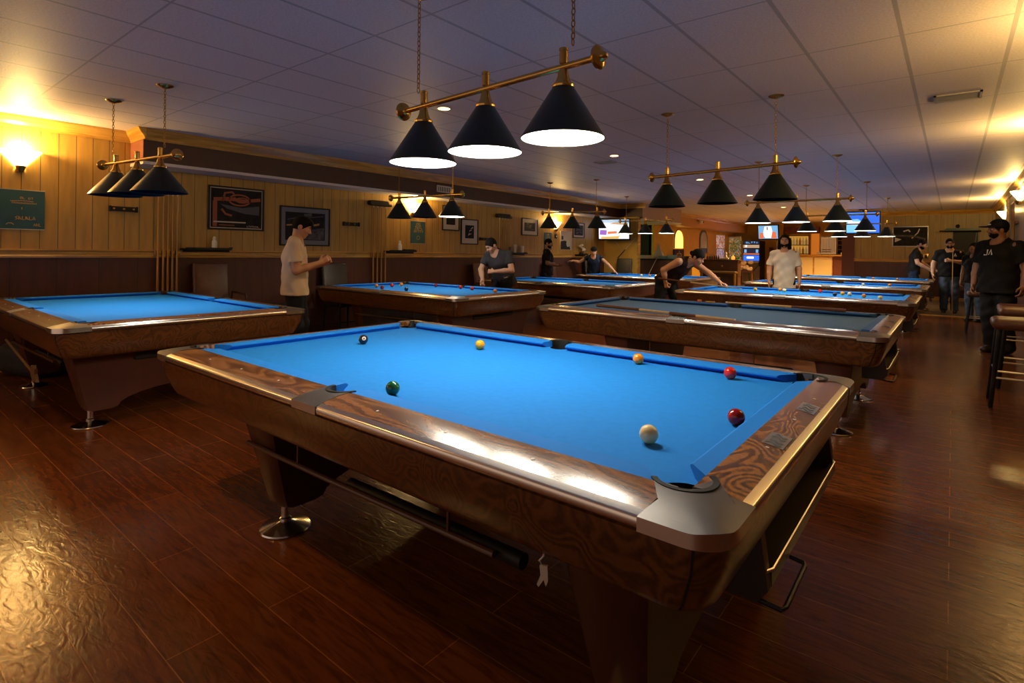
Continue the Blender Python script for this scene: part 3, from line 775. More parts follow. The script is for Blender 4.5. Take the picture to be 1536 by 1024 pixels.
many([(-1.55, 16.4, 2, 'near the middle'), (-1.05, 16.3, 2, 'right of the middle')], 'on the farthest table of the right row', 'balls on the far right tables')
many([(-6.16, 12.9, 0, 'leftmost'), (-5.87, 12.75, 2, 'middle'), (-5.75, 12.85, 0, 'rightmost')], 'of three on the farthest left table', 'balls on the farthest left table')

# ------------------------------------------------------------------ cues
MT['cue_wood'] = M('pale cue shaft', (0.58, 0.36, 0.13), 0.3, coat=0.4)
MT['cue_butt'] = M('dark cue butt', (0.10, 0.035, 0.012), 0.3, coat=0.4)
MT['cue_amber'] = M('amber wall cue', (0.42, 0.20, 0.03), 0.3, coat=0.4)
def cue(tip, butt, label, group=None, shaft='cue_wood', buttm='cue_butt', cat='cue', thick=1.0):
    a, b = Vector(tip), Vector(butt); mid = b.lerp(a, 0.42)
    t = empty('pool_cue', tuple(b), 0, label, cat, group)
    z = b
    MB().tube([tuple(p-z) for p in (b, b.lerp(a, .02), mid)], [0.013*thick, 0.0155*thick, 0.0115*thick], 10).build('butt', buttm, t)
    MB().tube([tuple(p-z) for p in (mid, a.lerp(b, .02))], [0.0112*thick, 0.0068*thick], 10).build('shaft', shaft, t)
    MB().tube([tuple(p-z) for p in (a.lerp(b, .02), a.lerp(b, .006), a)], [0.0068*thick, 0.0068*thick, 0.005*thick], 8).build('tip', 'white', t)
    return t
zc = ZI+0.014
cue((-1.60, 4.66, zc), (-2.78, 4.82, zc+.004), 'pool cue lying along the near rail of the dull-clothed table', thick=1.1)
cue((-1.36, 4.582, zc+.003), (-1.95, 4.660, zc+.003), 'shorter cue end lying beside the side pocket of the dull-clothed table', thick=1.0)
cue((-1.95, 6.19, zc+.003), (-0.80, 6.16, zc+.003), 'pool cue lying on the far cushion of the dull-clothed table', thick=1.1)
o = MB().bbox(-.02, .02, -.02, .02, 0, .022, .002).build('chalk_cube', M('orange chalk', (0.45, 0.16, 0.03), .8)); o.location = (-2.25, 6.22, ZI+.001); tag(o, 'small orange chalk cube on the far rail of the dull-clothed table', 'chalk')
o = MB().bbox(-.05, .05, -.012, .012, 0, .016, .002).build('wooden_wedge', 'cue_amber'); o.location = (-2.12, 6.20, ZI+.001); tag(o, 'small wooden stick end beside the chalk on the far rail', 'stick')

# hanging brush tag below the near side of the front table
t = empty('hanging_tag', (-0.82, 1.165, 0.535), math.radians(15), 'small beige cloth tag hanging below the front table', 'tag')
MB().tube([(0, 0, .028), (0, 0, .02), (-.012, 0, .005), (0, 0, -.008), (.012, 0, .005), (0, 0, .02)], 0.003, 6).build('cord', 'pale', t)
MB().prism([(-.010, -.005), (.012, -.003), (.014, -.040), (.008, -.056), (.002, -.04), (-.012, -.062), (-.017, -.056), (-.007, -.03)], -.004, .004, 'y').build('strap', 'mat_board', t)
# ------------------------------------------------------------------ billiard lamps
ZBAR, ZSH = 2.165, 1.843
def link_chain(m, x, z0, z1):
    n = int((z1-z0)/0.026); d = (z1-z0)/n
    for k in range(n):
        zc_ = z0 + (k+.5)*d; a, b = 0.0085, d*0.62
        pts = []
        for j in range(10):
            t = 2*PI*j/10; u = a*math.cos(t); w = b*math.sin(t)
            pts.append((x+(u if k % 2 else 0), (0 if k % 2 else u), zc_+w))
        m.tube(pts, 0.0028, 5, closed=True)
def make_lamp(on, tilt=0.0, spacing=0.51, half=0.70, chain_x=0.53, sr=1.0):
    r = empty('billiard_lamp', (0, 0, 0))
    def zb(x): return ZBAR + tilt*x
    b = MB(); b.tube([(-half, 0, zb(-half)), (half, 0, zb(half))], 0.0155, 14)
    bar = b.build('bar', 'brass', r)
    for s in (-1, 1):
        m = MB(); x = s*half; z = zb(x)
        R = Matrix.Translation((x, 0, z)) @ Matrix.Rotation(s*PI/2, 4, 'Y')
        m.lathe([(0.018, -.03), (0.022, -.02), (0.05, -.005), (0.053, .004), (0.046, .012), (0.026, .02), (0.02, .03), (0.017, .038), (0.006, .046)], 24, mtx=R)
        m.build('finial', 'brass', bar)
        cx = s*chain_x
        MB().lathe([(0.012, -.03), (0.03, -.024), (0.062, -.010), (0.068, -.004), (0.068, 0)], 24, c=(cx, 0, ZC)).build('canopy', 'brass', r)
        m = MB(); link_chain(m, cx, zb(cx)+.085, ZC-.028); m.build('chain', 'brass_dark', r)
    for k in range(3):
        x = (k-1)*spacing; z = zb(x); dz = z-ZBAR
        st = MB().lathe([(0.016, .012), (0.019, .016), (0.019, .07), (0.021, .072), (0.021, .082), (0.008, .088)], 16, c=(x, 0, z)).build('stem', 'brass', r)
        sh = MB().lathe([(0.043, 2.075+dz), (0.048, 2.072+dz), (0.187*sr, ZSH+.006+dz), (0.190*sr, ZSH+dz), (0.186*sr, ZSH+dz), (0.044, 2.066+dz)], 40, c=(x, 0, 0), closed_prof=True).build('shade', 'shade', r)
        MB().lathe([(0.018, z-.012), (0.022, z-.02), (0.027, z-.045), (0.036, z-.068), (0.046, z-.078), (0.051, z-.086), (0.050, z-.094), (0.03, z-.097)], 24, c=(x, 0, 0)).build('socket_cup', 'brass', r)
        lit = on[k]
        MB().lathe([(0.1845, ZSH+.0015+dz), (0.043, 2.064+dz), (0.0, 2.066+dz)] if False else [(0.1845*sr, ZSH+.0015+dz), (0.043+.0705*sr*1.09, ZSH+.103+dz), (0.043, 2.064+dz), (0.001, 2.065+dz)], 40, c=(x, 0, 0), cap=False).build('lining', 'lining_on' if lit else 'lining_off', sh)
        MB().sphere((x, 0, 1.965+dz), (.03, .03, .045), 14, 9).build('bulb', 'bulb_on' if lit else 'bulb_off', sh)
    return r
LAMPS = []
def lamp(x, y, rz, on, label, tilt=0.0, watt=22, sc=1.0, **kw):
    r = make_lamp(on, tilt, **kw)
    r.location = (x, y, 0); r.rotation_euler = (0, 0, rz)
    tag(r, label, 'hanging lamp', 'three-shade brass billiard lamps')
    sp = kw.get('spacing', 0.51)
    for k in range(3):
        w = watt[k] if isinstance(watt, (list, tuple)) else watt
        if w > 0:
            d = (k-1)*sp
            p = (x+d*math.cos(rz), y+d*math.sin(rz), 1.905+tilt*d)
            if on[k]: light('POINT', p, w, (1.0, 0.90, 0.74), 0.032)
            else: light('SPOT', p, w, (1.0, 0.90, 0.74), 0.032, spot_size=math.radians(104), spot_blend=0.5)  # added spot brightens the table below a shade that looks unlit
lamp(-1.845, 2.06, math.radians(-2), (1, 1, 1), 'three-shade lamp glowing white over the front table', 0.018, 24, spacing=0.48, half=0.66)
lamp(-1.80, 5.42, math.radians(-3), (0, 0, 0), 'unlit three-shade lamp over the dull-clothed table', 0.016, 9, spacing=0.53)
lamp(-1.84, 9.07, 0, (1, 1, 1), 'lit three-shade lamp over the third table of the right row', 0.004, 20, spacing=0.54)
lamp(-1.85, 12.65, 0, (1, 1, 1), 'lit lamp over the fourth table of the right row, before the wall television', 0, 20)
lamp(-1.80, 16.4, 0, (1, 1, 1), 'farthest lamp of the right row, below the hanging television', 0, 20)
lamp(-6.03, 1.80, math.radians(7), (0, 0, 0), 'unlit lamp hanging over the left table before the sconce wall', -0.01, 26, spacing=0.43, half=0.72, chain_x=0.50, sr=1.2)
lamp(-6.22, 5.60, math.radians(7), (0, 0, 1), 'lamp before the glowing sconce, only its right shade lit', 0, (14, 14, 20), spacing=0.52)
lamp(-6.05, 9.45, math.radians(5), (0, 0, 0), 'lamp over the third left table, before the white sports television', -0.01, 15, spacing=0.55)
lamp(-6.00, 12.75, 0, (1, 1, 1), 'lit lamp right of the sports television over the farthest left table', 0, 18, spacing=0.55)
# ------------------------------------------------------------------ things on the left wall (local x = along wall, -y = out of the wall)
LW = PI/2
def framed(x, y, z, rz, w, h, label, cat='picture', fw=0.022, fmat='black', mat_w=0.0, matm='mat_board', pr='dark_print', art=None, name='framed_picture', group=None):
    t = empty(name, (x, y, z), rz, label, cat, group)
    m = MB()
    for a in ((-w/2, w/2, h/2-fw, h/2), (-w/2, w/2, -h/2, -h/2+fw), (-w/2, -w/2+fw, -h/2+fw, h/2-fw), (w/2-fw, w/2, -h/2+fw, h/2-fw)):
        m.bbox(a[0], a[1], -0.026, 0, a[2], a[3], 0.003)
    m.build('frame', fmat, t, 30)
    iw, ih = w/2-fw, h/2-fw
    if mat_w: MB().box(-iw, iw, -0.010, -0.002, -ih, ih).build('mat_board', matm, t, 0)
    pw, ph = iw-mat_w, ih-mat_w
    p = MB().box(-pw, pw, -0.013, -0.003, -ph, ph).build('print', pr, t, 0)
    if art: art(p, pw, ph, -0.0145)
    return t
def art_car(p, w, h, y):
    m = MB()
    m.stroke([(-w*.9, h*.42), (-w*.3, h*.5), (w*.3, h*.42), (w*.95, h*.55)], .05, y)
    m.stroke([(-w*.55, h*.35), (-w*.48, h*.78), (-w*.2, h*.85), (-w*.12, h*.75)], .028, y)
    m.stroke([(w*.1+w*.35*math.cos(t)*1.2, h*.45+h*.28*math.sin(t)) for t in [k*PI/12 for k in range(25)]], .022, y)
    m.stroke([(w*.2+w*.25*math.cos(t), h*.45+h*.13*math.sin(t)) for t in [k*PI/12 for k in range(25)]], .016, y-.0003)
    m.stroke([(-w*.85, h*.35), (-w*.85, -h*.95)], .06, y); m.stroke([(-w*.6, -h*.05), (-w*.45, -h*.3), (-w*.2, -h*.38)], .03, y)
    m.stroke([(-w*.7, -h*.88), (-w*.1, -h*.88)], .012, y)
    glyphs(m, -w*.55, -w*.05, h*.38, .055, .012, y-.0006, 5, 3)
    m.build('lettering', 'orange_ink', p, 0)
    m = MB(); m.add([(-w*.65, y-.0003, h*.2), (-w*.4, y-.0003, -h*.02), (w*.3, y-.0003, -h*.25), (w*.9, y-.0003, -h*.3), (w*.9, y-.0003, h*.2), (w*.2, y-.0003, h*.05)], [(0, 1, 2, 3, 4, 5)])
    m.build('artwork', 'grey_ink', p, 0)
    m = MB(); m.stroke([(-w*.9, -h*.72), (w*.35, -h*.72)], .018, y-.001); glyphs(m, w*.4, w*.9, -h*.95, .02, .006, y-.001, 8, 5); m.build('caption', 'pale', p, 0)
def art_road(p, w, h, y):
    m = MB()
    m.stroke([(-w*.9, h*.45), (-w*.5, h*.6), (-w*.3, h*.4)], .014, y).stroke([(-w*.75, h*.55), (-w*.45, h*.5)], .01, y)
    m.stroke([(w*.1, h*.65), (w*.9, h*.8)], .012, y).stroke([(-w*.1, h*.8), (w*.3, h*.88)], .05, y); m.build('artwork', 'grey_ink', p, 0)
    m = MB(); m.stroke([(-w*.95, h*.05), (-w*.2, h*.15)], .022, y-.0005); m.stroke([(w*.4, h*.1), (w*.7, h*.2)], .03, y-.0005); m.build('highlight', 'gold_ink', p, 0)
    m = MB(); m.add([(-w*.3, y, -h*.35), (w*.95, y, -h*.05), (w*.95, y, -h*.95), (-w*.3, y, -h*.95)], [(0, 1, 2, 3)]); m.build('lower_print', 'mid_print', p, 0)
def art_bits(seed, mat='mid_print', n=6):
    def f(p, w, h, y):
        rnd = random.Random(seed); m = MB()
        for k in range(n):
            x, z = rnd.uniform(-.6, .6)*w, rnd.uniform(-.7, .7)*h
            m.stroke([(x+rnd.uniform(-.3, .3)*w, z+rnd.uniform(-.2, .2)*h) for j in range(3)], rnd.uniform(.02, .06)*w/.2*.6, y-.0002*k)
        m.build('artwork', mat, p, 0)
    return f
framed(XL, 3.712, 1.922, LW, 0.80, 0.63, 'black framed poster with rust-orange lettering above the wall shelf', fmat='black', art=art_car, mat_w=0.014, matm='mat_board', name='framed_poster')
framed(XL, 4.81, 1.71, LW, 0.88, 0.63, 'framed poster with grey mat behind the man in the cream shirt', mat_w=0.07, matm='grey_mat', art=art_road, name='framed_poster')
framed(XL, 8.105, 2.03, LW, 0.50, 0.52, 'small framed picture partly behind the lit lamp shade, left of a pair', mat_w=0.10, art=art_bits(1))
framed(XL, 8.68, 1.765, LW, 0.54, 0.55, 'framed picture with wide cream mat, lower right of a pair', mat_w=0.11, art=art_bits(2, 'pale', 4))
framed(XL, 10.85, 1.965, LW, 0.66, 0.43, 'framed picture with cream mat left of the farthest left sconce', mat_w=0.09, art=art_bits(3))
framed(XL, 12.49, 1.665, LW, 0.58, 0.51, 'black and white photo poster right of the farthest left sconce', fw=0.012, fmat='mat_board', pr='mat_board', art=lambda p, w, h, y: (MB().add([(-w, y, -h), (w*.8, y, -h), (w*.4, y, -h*.2), (-w*.2, y, 0), (-w, y, -h*.1)], [(0,1,2,3,4)]).add([(-w*.8, y, h*.1), (-w*.5, y, h*.1), (-w*.5, y, h*.5), (-w*.8, y, h*.5)], [(0,1,2,3)]).build('artwork', 'matte_black', p, 0), MB().sphere((w*.35, y+.003, -h*.35), (.10, .006, .10), 14, 8).build('moon', 'pale', p)))
framed(XL, 13.13, 1.97, LW, 0.60, 0.43, 'framed crowd photo left of the sports television', mat_w=0.05, art=art_bits(4, 'mid_print', 8))
def teal_poster(yc, zc, w, h, label, seed, big=True):
    t = empty('teal_poster', (XL, yc, zc), LW, label, 'poster')
    MB().box(-w/2, w/2, -.012, 0, -h/2, h/2).build('board', 'teal', t, 0)
    MB().box(-w/2, w/2, -.014, 0, h/2, h/2+.008).build('top_frame', 'silver_frame', t, 0); MB().box(-w/2, w/2, -.014, 0, -h/2-.008, -h/2).build('bottom_frame', 'silver_frame', t, 0)
    m = MB(); y = -.0135
    if big:
        glyphs(m, .10, .15, h*.28, .022, .005, y, 2, seed); glyphs(m, .17, .22, h*.27, .022, .005, y, 2, seed+1)
        m.stroke([(.02, h*.215), (.12, h*.235), (.22, h*.22)], .006, y); glyphs(m, .03, .25, h*.15, .018, .005, y, 14, seed+2); m.stroke([(.12, h*.06), (.12, h*.0)], .006, y)
        glyphs(m, .06, .24, -h*.26, .038, .008, y, 6, seed+8); m.stroke([(.02+.03*math.cos(t), -h*.40+.02*math.sin(t)) for t in [k*PI/8 for k in range(9)]], .008, y); glyphs(m, .22, .29, -h*.42, .03, .006, y, 3, seed+4)
    else:
        for k, z in enumerate((.36, .27, .18, .09, .0)): glyphs(m, -w*(.16+.04*k), w*(.16+.05*k), h*z, .035, .010, y, 3+k//2, seed+k)
        m.stroke([(w*.1*math.cos(t), -h*.25+w*.1*math.sin(t)) for t in [k*PI/6 for k in range(13)]], .010, y)
    m.build('lettering', 'gold_ink', t, 0)
teal_poster(1.21, 1.748, 0.64, 0.435, 'teal poster with gold marks below the left sconce', 11)
teal_poster(7.21, 1.70, 0.37, 0.43, 'teal poster with a tapering gold text block, below the middle lamp', 21, False)
teal_poster(11.645, 1.63, 0.33, 0.45, 'narrow teal poster behind the standing man in black', 31, False)
def hook_strip(yc, zc, w, label, n=3):
    t = empty('cue_clip_strip', (XL, yc, zc), LW, label, 'cue clip', 'black cue clip strips on the left wall')
    MB().bbox(-w/2, w/2, -.035, 0, -.028, .030, .006).bbox(-w/2-.012, -w/2+.006, -.045, 0, -.035, .036, .004).bbox(w/2-.006, w/2+.012, -.045, 0, -.035, .036, .004).build('mount_strip', 'black', t)
    for k in range(n):
        x = (k-(n-1)/2)*w*.38; MB().bbox(x-.011, x+.011, -.042, -.034, -.010, .012, .002).build('clip', 'brass_dark', t)
hook_strip(2.30, 1.82, 0.28, 'black clip strip on the wall below the left lamp shades')
hook_strip(5.67, 1.79, 0.30, 'black clip strip on the wall right of the two large posters', 2)
hook_strip(9.18, 1.62, 0.33, 'black clip strip on the wall above the grey-shirted man', 2)
# cues standing in wall racks
def wall_rack(ys, zb, zt, holder, top, lab_rack, lab_cue, group):
    yc = sum(ys)/len(ys); w = max(ys)-min(ys)+.08
    t = empty('cue_rack', (XL, yc, 0), LW, lab_rack, 'cue rack')
    m = MB().bbox(-w/2, w/2, -.055, -.034, 1.215, 1.245, .004).bbox(-w/2, w/2, -.052, -.034, 1.245, 1.30, .004); m.build('lower_rail', 'brass_dark', t)
    m = MB().bbox(-w/2, w/2, -.10, 0, zb-.05, zb-.01, .004); m.build('foot_ledge', 'leg_wood', t)
    if top:
        m = MB(); m.prism(rrect(w*.5+.03, .045, .043, 6), -.10, -.0, 'y', mtx=Matrix.Translation((-.02, 0, zt+.055))); m.bbox(w*.25, w*.5+.10, -.09, 0, zt+.008, zt+.055, .015); m.build('head_mount', 'black', t)
    for k, y in enumerate(ys):
        cue((XL+.07, y, zt), (XL+.075, y, zb), lab_cue[k], group, 'cue_amber', 'cue_butt' if False else 'cue_amber', thick=1.05)
ys = [2.672, 2.735, 2.79, 2.845, 2.90]
nth = ['first', 'second', 'third', 'fourth', 'fifth']
wall_rack(ys, 0.66, 2.06, None, False, 'brass cue rack on the left wall behind the left table', ['amber cue upright in the left rack, %s from the left' % n for n in nth], 'amber cues in the left rack')
ys = [6.10, 6.19, 6.28, 6.37]
wall_rack(ys, 0.64, 2.14, None, True, 'black-topped cue rack right of the cream-shirted man', ['amber cue upright in the black-topped middle rack, %s from the left' % n for n in nth[:4]], 'amber cues in the middle rack')
ys = [9.62, 9.73, 9.83, 9.93]
wall_rack(ys, 0.64, 2.12, None, True, 'black-topped cue rack behind the grey-shirted man', ['amber cue upright in the rack behind the grey-shirted man, %s from the left' % n for n in nth[:4]], 'amber cues in the far rack')
# little drink shelves on the chair rail and what stands on them
def shelf(yc, z, w, label):
    t = empty('wall_shelf', (XL, yc, z), LW, label, 'shelf', 'black shelves on the chair rail')
    MB().prism([(-w/2, 0), (w/2, 0), (w/2+.01, -.06), (w/2-.03, -.15), (-w/2+.03, -.15), (-w/2-.01, -.06)], -.022, 0.0).bbox(-w/2+.02, w/2-.02, -.05, 0, -.05, -.022, .004).build('board', 'black', t)
    MB().box(-w/2+.02, w/2-.02, -.148, -.140, 0, .012).box(w/2-.012, w/2+.0, -.10, -.02, 0, .020).build('lip', 'black', t)
shelf(3.29, 1.335, 0.66, 'black drink shelf below the rust-lettered poster')
shelf(6.74, 1.335, 0.70, 'black drink shelf under the middle teal poster')
shelf(10.25, 1.315, 0.75, 'black drink shelf right of the cue rack behind the grey-shirted man')
shelf(13.2, 1.30, 0.55, 'black drink shelf below the crowd photo')
def bottle(x, y, z, label, h=0.16, r=0.026, mat='white'):
    t = empty('powder_bottle', (x, y, z), 0, label, 'bottle')
    MB().lathe([(r*.9, 0), (r, .004), (r, h*.55), (r*.75, h*.68), (r*.55, h*.72)], 16).build('body', mat, t)
    MB().lathe([(r*.62, h*.72), (r*.62, h*.9), (r*.3, h), (r*.1, h*1.01)], 16).build('cap', mat, t)
bottle(XL+.08, 3.375, 1.336, 'white plastic bottle on the shelf below the rust-lettered poster', .17, .034)
o = MB().box(-.10, .10, -.045, .045, 0, .008).build('napkin_stack', 'white', None, 0); o.location = (XL+.08, 3.13, 1.336); o.rotation_euler = (0, 0, PI/2); tag(o, 'flat white paper on the left end of the shelf', 'paper')
bottle(XL+.08, 6.70, 1.336, 'tall white bottle on the shelf under the middle teal poster', .19, .04)
o = MB().bbox(-.12, .12, -.04, .04, 0, .03, .005).build('eraser_box', 'black'); o.location = (XL+.08, 6.92, 1.336); o.rotation_euler = (0, 0, PI/2); tag(o, 'low black box beside the tall white bottle', 'box')
def cup(x, y, z, r, h, mat, label):
    o = MB().lathe([(r*.75, 0), (r, h), (r*.92, h), (r*.68, .006), (.001, .006)], 16, cap=False).build('cup', mat); o.location = (x, y, z); tag(o, label, 'cup')
MT['glassy'] = M('dim drinking glass', (0.25, 0.2, 0.13), 0.15, trans=0.6)
cup(XL+.08, 9.98, 1.316, .04, .14, 'glassy', 'dim drinking glass at the left end of the far shelf')
cup(XL+.08, 10.18, 1.316, .055, .20, 'mat_board', 'tall beige paper cup on the far shelf, left of a white one')
cup(XL+.08, 10.45, 1.316, .055, .17, 'white', 'white cup at the right end of the far shelf')
t = empty('table_lamp_ornament', (XL+.09, 13.2, 1.301), 0, 'white flower-shaped ornament on the shelf below the crowd photo', 'ornament')
m = MB()
for k in range(6): m.sphere((.0+.05*math.cos(k), .07*math.sin(k*1.1), .10+.03*k), (.05, .05, .035), 10, 6)
m.build('petals', 'white', t); MB().lathe([(.08, 0), (.09, .03), (.05, .06), (.03, .10)], 12).build('pot', 'brass_dark', t)
o = MB().bbox(-.05, .05, -.03, 0, -.055, .055, .006).build('thermostat', 'black'); o.location = (XL, 12.0, 1.765); o.rotation_euler = (0, 0, LW); tag(o, 'small dark thermostat under the farthest left sconce', 'thermostat'); MB().bbox(-.02, .02, -.036, -.028, -.02, .02, .002).build('switch', 'pale', o)

# ------------------------------------------------------------------ chairs
def armchair(x, y, rz, label, mat='brown_leather', group=None, sh=0.47):
    t = empty('armchair', (x, y, 0), rz, label, 'chair', group)   # faces local -y
    MB().bbox(-.24, .24, -.26, .22, sh-.08, sh+.02, .035, 4).build('seat', mat, t)
    M4 = Matrix.Translation((0, .22, sh)) @ Matrix.Rotation(math.radians(-8), 4, 'X')
    b = MB().bbox(-.235, .235, -.035, .035, -.02, .62, .03, 4, mtx=M4).build('backrest', mat, t)
    for s in (-1, 1):
        MB().tube([(s*.26, .24, sh+.02), (s*.27, .20, sh+.20), (s*.27, -.18, sh+.19), (s*.265, -.22, sh+.14), (s*.255, -.22, sh-.04)], .017, 8).build('arm', 'leg_wood' if mat == 'brown_leather' else 'black', t)
        for yy in (-.22, .20):
            MB().tube([(s*.22, yy, sh-.06), (s*.235, yy*1.12, 0)], [.018, .014], 8).build('leg', 'black', t)
    MB().tube([(-.228, -.235, .18), (.228, -.235, .18)], .008, 6).build('stretcher', 'black', t)
armchair(-7.84, 3.33, PI/2, 'brown padded chair against the wall under the shelf, behind the left table', sh=0.52)
armchair(-7.80, 5.28, PI/2, 'black chair behind the cream-shirted man, at the end of the second left table', 'dark_leather', sh=0.50)
armchair(-7.75, 8.9, PI/2+.1, 'dark chair behind the grey-shirted man', 'brown_leather')
armchair(-7.80, 11.6, PI/2, 'dark chair against the wall behind the standing man in black', 'brown_leather')
armchair(-7.76, 13.47, PI/2-.15, 'large black chair left of the man in the black cap', 'dark_leather', sh=.58)
armchair(-7.40, 14.12, .05, 'large black chair right of the man in the black cap, below the television', 'dark_leather', sh=.58)
# low bench beside chair 1
t = empty('side_bench', (-7.75, 4.05, 0), PI/2, 'low dark bench right of the brown padded chair', 'bench')
MB().bbox(-.30, .22, -.20, .20, .47, .53, .02).build('top', 'dark_leather', t)
for sx in (-.26, .18):
    for sy in (-.16, .16): MB().tube([(sx, sy, .47), (sx, sy, 0)], .016, 8).build('leg', 'black', t)
# bar stools along the right wall
def stool(x, y, rz, label, back=False, sh=0.83):
    t = empty('bar_stool', (x, y, 0), rz, label, 'bar stool', 'brown padded bar stools')
    MB().bbox(-.22, .22, -.21, .21, sh-.10, sh, .045, 5).build('seat', 'brown_leather', t)
    for sx in (-1, 1):
        for sy in (-1, 1):
            MB().tube([(sx*.165, sy*.155, sh-.10), (sx*.225, sy*.21, 0)], [.021, .017], 8).build('leg', 'black', t)
    m = MB()
    q = [(.195, .19), (-.195, .19), (-.195, -.19), (.195, -.19)]
    for k in range(4):
        a, b = q[k], q[(k+1) % 4]; z = .33 if k % 2 else .27
        m.tube([(a[0], a[1], z), (b[0], b[1], z)], .010, 8)
    m.build('foot_rail', 'silver_frame', t)
    if back:
        M4 = Matrix.Translation((0, .23, sh)) @ Matrix.Rotation(math.radians(-10), 4, 'X')
        MB().bbox(-.22, .22, -.03, .03, .04, .42, .028, 4, mtx=M4).build('backrest', 'brown_leather', t)
        for s in (-1, 1): MB().tube([(s*.17, .18, sh-.08), (s*.17, .235, sh+.08)], .012, 6).build('back_post', 'black', t)
stool(0.50, 6.75, 0, 'nearest brown bar stool at the right edge', sh=.80)
stool(0.60, 7.75, 0, 'second brown bar stool at the right edge, just behind the nearest one', sh=.83)
stool(0.66, 9.35, -PI/2, 'brown bar stool with backrest beside the man in the cap', True, sh=.76)
stool(0.42, 12.9, 0, 'brown bar stool left of the legs of the man in the cap', sh=.74)

# bag under the left table
t = empty('holdall_bag', (-7.45, 1.35, 0), 0.3, 'dark blue-grey bag on the floor under the left table', 'bag')
MT['bag'] = M('dark blue grey nylon', (0.018, 0.022, 0.028), 0.6, bump=.3, bscale=14)
MB().bbox(-.36, .34, -.22, .22, 0, .34, .12, 6).build('body', 'bag', t); MB().tube([(-.2, -.12, .30), (-.12, -.13, .40), (.1, -.13, .40), (.2, -.12, .30)], .014, 8).build('handle', 'black', t)
# mechanical bridge stick hanging under the left table's near side
t = empty('bridge_stick', (-5.42, 0.955, 0.385), 0, 'wooden bridge stick with a notched head hung under the left table', 'bridge stick')
MB().tube([(-1.02, 0, .13), (0, 0, 0)], .011, 8).build('shaft', 'bridge_wood', t)
MB().prism([(-.02, -.02), (.06, -.07), (.13, -.05), (.15, -.055), (.13, -.02), (.10, .0), (.11, .04), (.07, .03), (.05, .06), (.02, .035), (-.02, .05), (-.03, .02)], -.01, .01, 'y').build('head', 'bridge_wood', t)

# ------------------------------------------------------------------ far left corner: television and doorway
TVS = []
def tv(x, y, z, rz, w, h, label, art, tilt=0.0, hang=False):
    t = empty('television', (x, y, z), rz, label, 'television'); TVS.append(t)
    R = Matrix.Rotation(tilt, 4, 'X')
    MB().bbox(-w/2-.03, w/2+.03, -.045, .03, -h/2-.045, h/2+.03, .012, mtx=R).build('casing', 'black', t)
    sc = MB().box(-w/2, w/2, -.048, -.046, -h/2, h/2, mtx=R).build('screen', art[0], t, 0)
    for nm, mat, f in art[1]:
        m = MB(); f(m, w/2, h/2, -.0495); m.v = [tuple(R @ Vector(p)) for p in m.v]; m.build(nm, mat, sc, 0)
    if hang: MB().tube([(0, .03, 0), (0, .12, h/2), (0, .12, ZC-z)], .02, 8).bbox(-.12, .12, .02, .22, ZC-z-.02, ZC-z, .004).build('mount', 'black', t)
    else: MB().bbox(-.08, .08, .02, .18, -.1, .1, .004).tube([(0, .16, 0), (0, .30, -.02)], .025, 8).build('mount', 'black', t)
def E_(n, c, s): MT[n] = M(n, [x*.3 for x in c], .3, emis=c, es=s)
E_('scr_white', (0.85, 0.85, 0.95), 1.0); E_('scr_sky', (0.18, 0.42, 0.70), .9); E_('scr_orange', (0.75, 0.16, 0.05), .9); E_('scr_yellow', (0.85, 0.50, 0.08), .8)
E_('scr_blue', (0.03, 0.14, 0.75), 1.0); E_('scr_cyan', (0.20, 0.55, 0.95), 1.0); E_('scr_dark', (0.02, 0.03, 0.08), .5); E_('scr_tan', (0.50, 0.33, 0.2), .8); E_('scr_violet', (0.30, 0.12, 0.55), .9)
def poly(pts): return lambda m, w, h, y: m.add([(a*w, y - .0004*0, b*h) for a, b in pts], [tuple(range(len(pts)))])
def polyd(pts, d): return lambda m, w, h, y: m.add([(a*w, y-.0006*d, b*h) for a, b in pts], [tuple(range(len(pts)))])
tv(-7.64, 14.18, 2.035, math.radians(10), 0.90, 0.55, 'television with a bright sports picture in the far left corner', ('scr_white', [
    ('skyline', 'scr_sky', polyd([(-1, .72), (1, .62), (1, 1), (-1, 1)], 0)), ('buildings', 'scr_tan', polyd([(-.3, .55), (.1, .75), (.95, .62), (.95, .42), (.0, .52)], 1)),
    ('banner', 'scr_violet', polyd([(-.95, -.55), (-.5, -.6), (-.45, -.1), (-.9, -.05)], 1)), ('ribbon', 'scr_orange', polyd([(-.4, -.5), (.2, -.42), (.2, -.2), (-.4, -.25)], 1)), ('caption_bar', 'scr_yellow', polyd([(-.85, -.98), (.3, -.98), (.42, -.6), (.3, -.72), (-.85, -.8)], 2))]), 0.08)
cue((-7.14, 14.55, 1.80), (-7.62, 14.38, 1.205), 'pale stick leaning diagonally below the sports television', thick=1.0, shaft='pale', buttm='black')
m = MB().tube([(-8.0, 14.59, 1.65), (-7.8, 14.585, 1.68), (-7.66, 14.585, 1.50), (-7.60, 14.59, 1.38)], .008, 6); o = m.build('power_cord', 'mat_board', TVS[0]); o.matrix_parent_inverse = (Matrix.Translation(TVS[0].location) @ TVS[0].rotation_euler.to_matrix().to_4x4()).inverted()
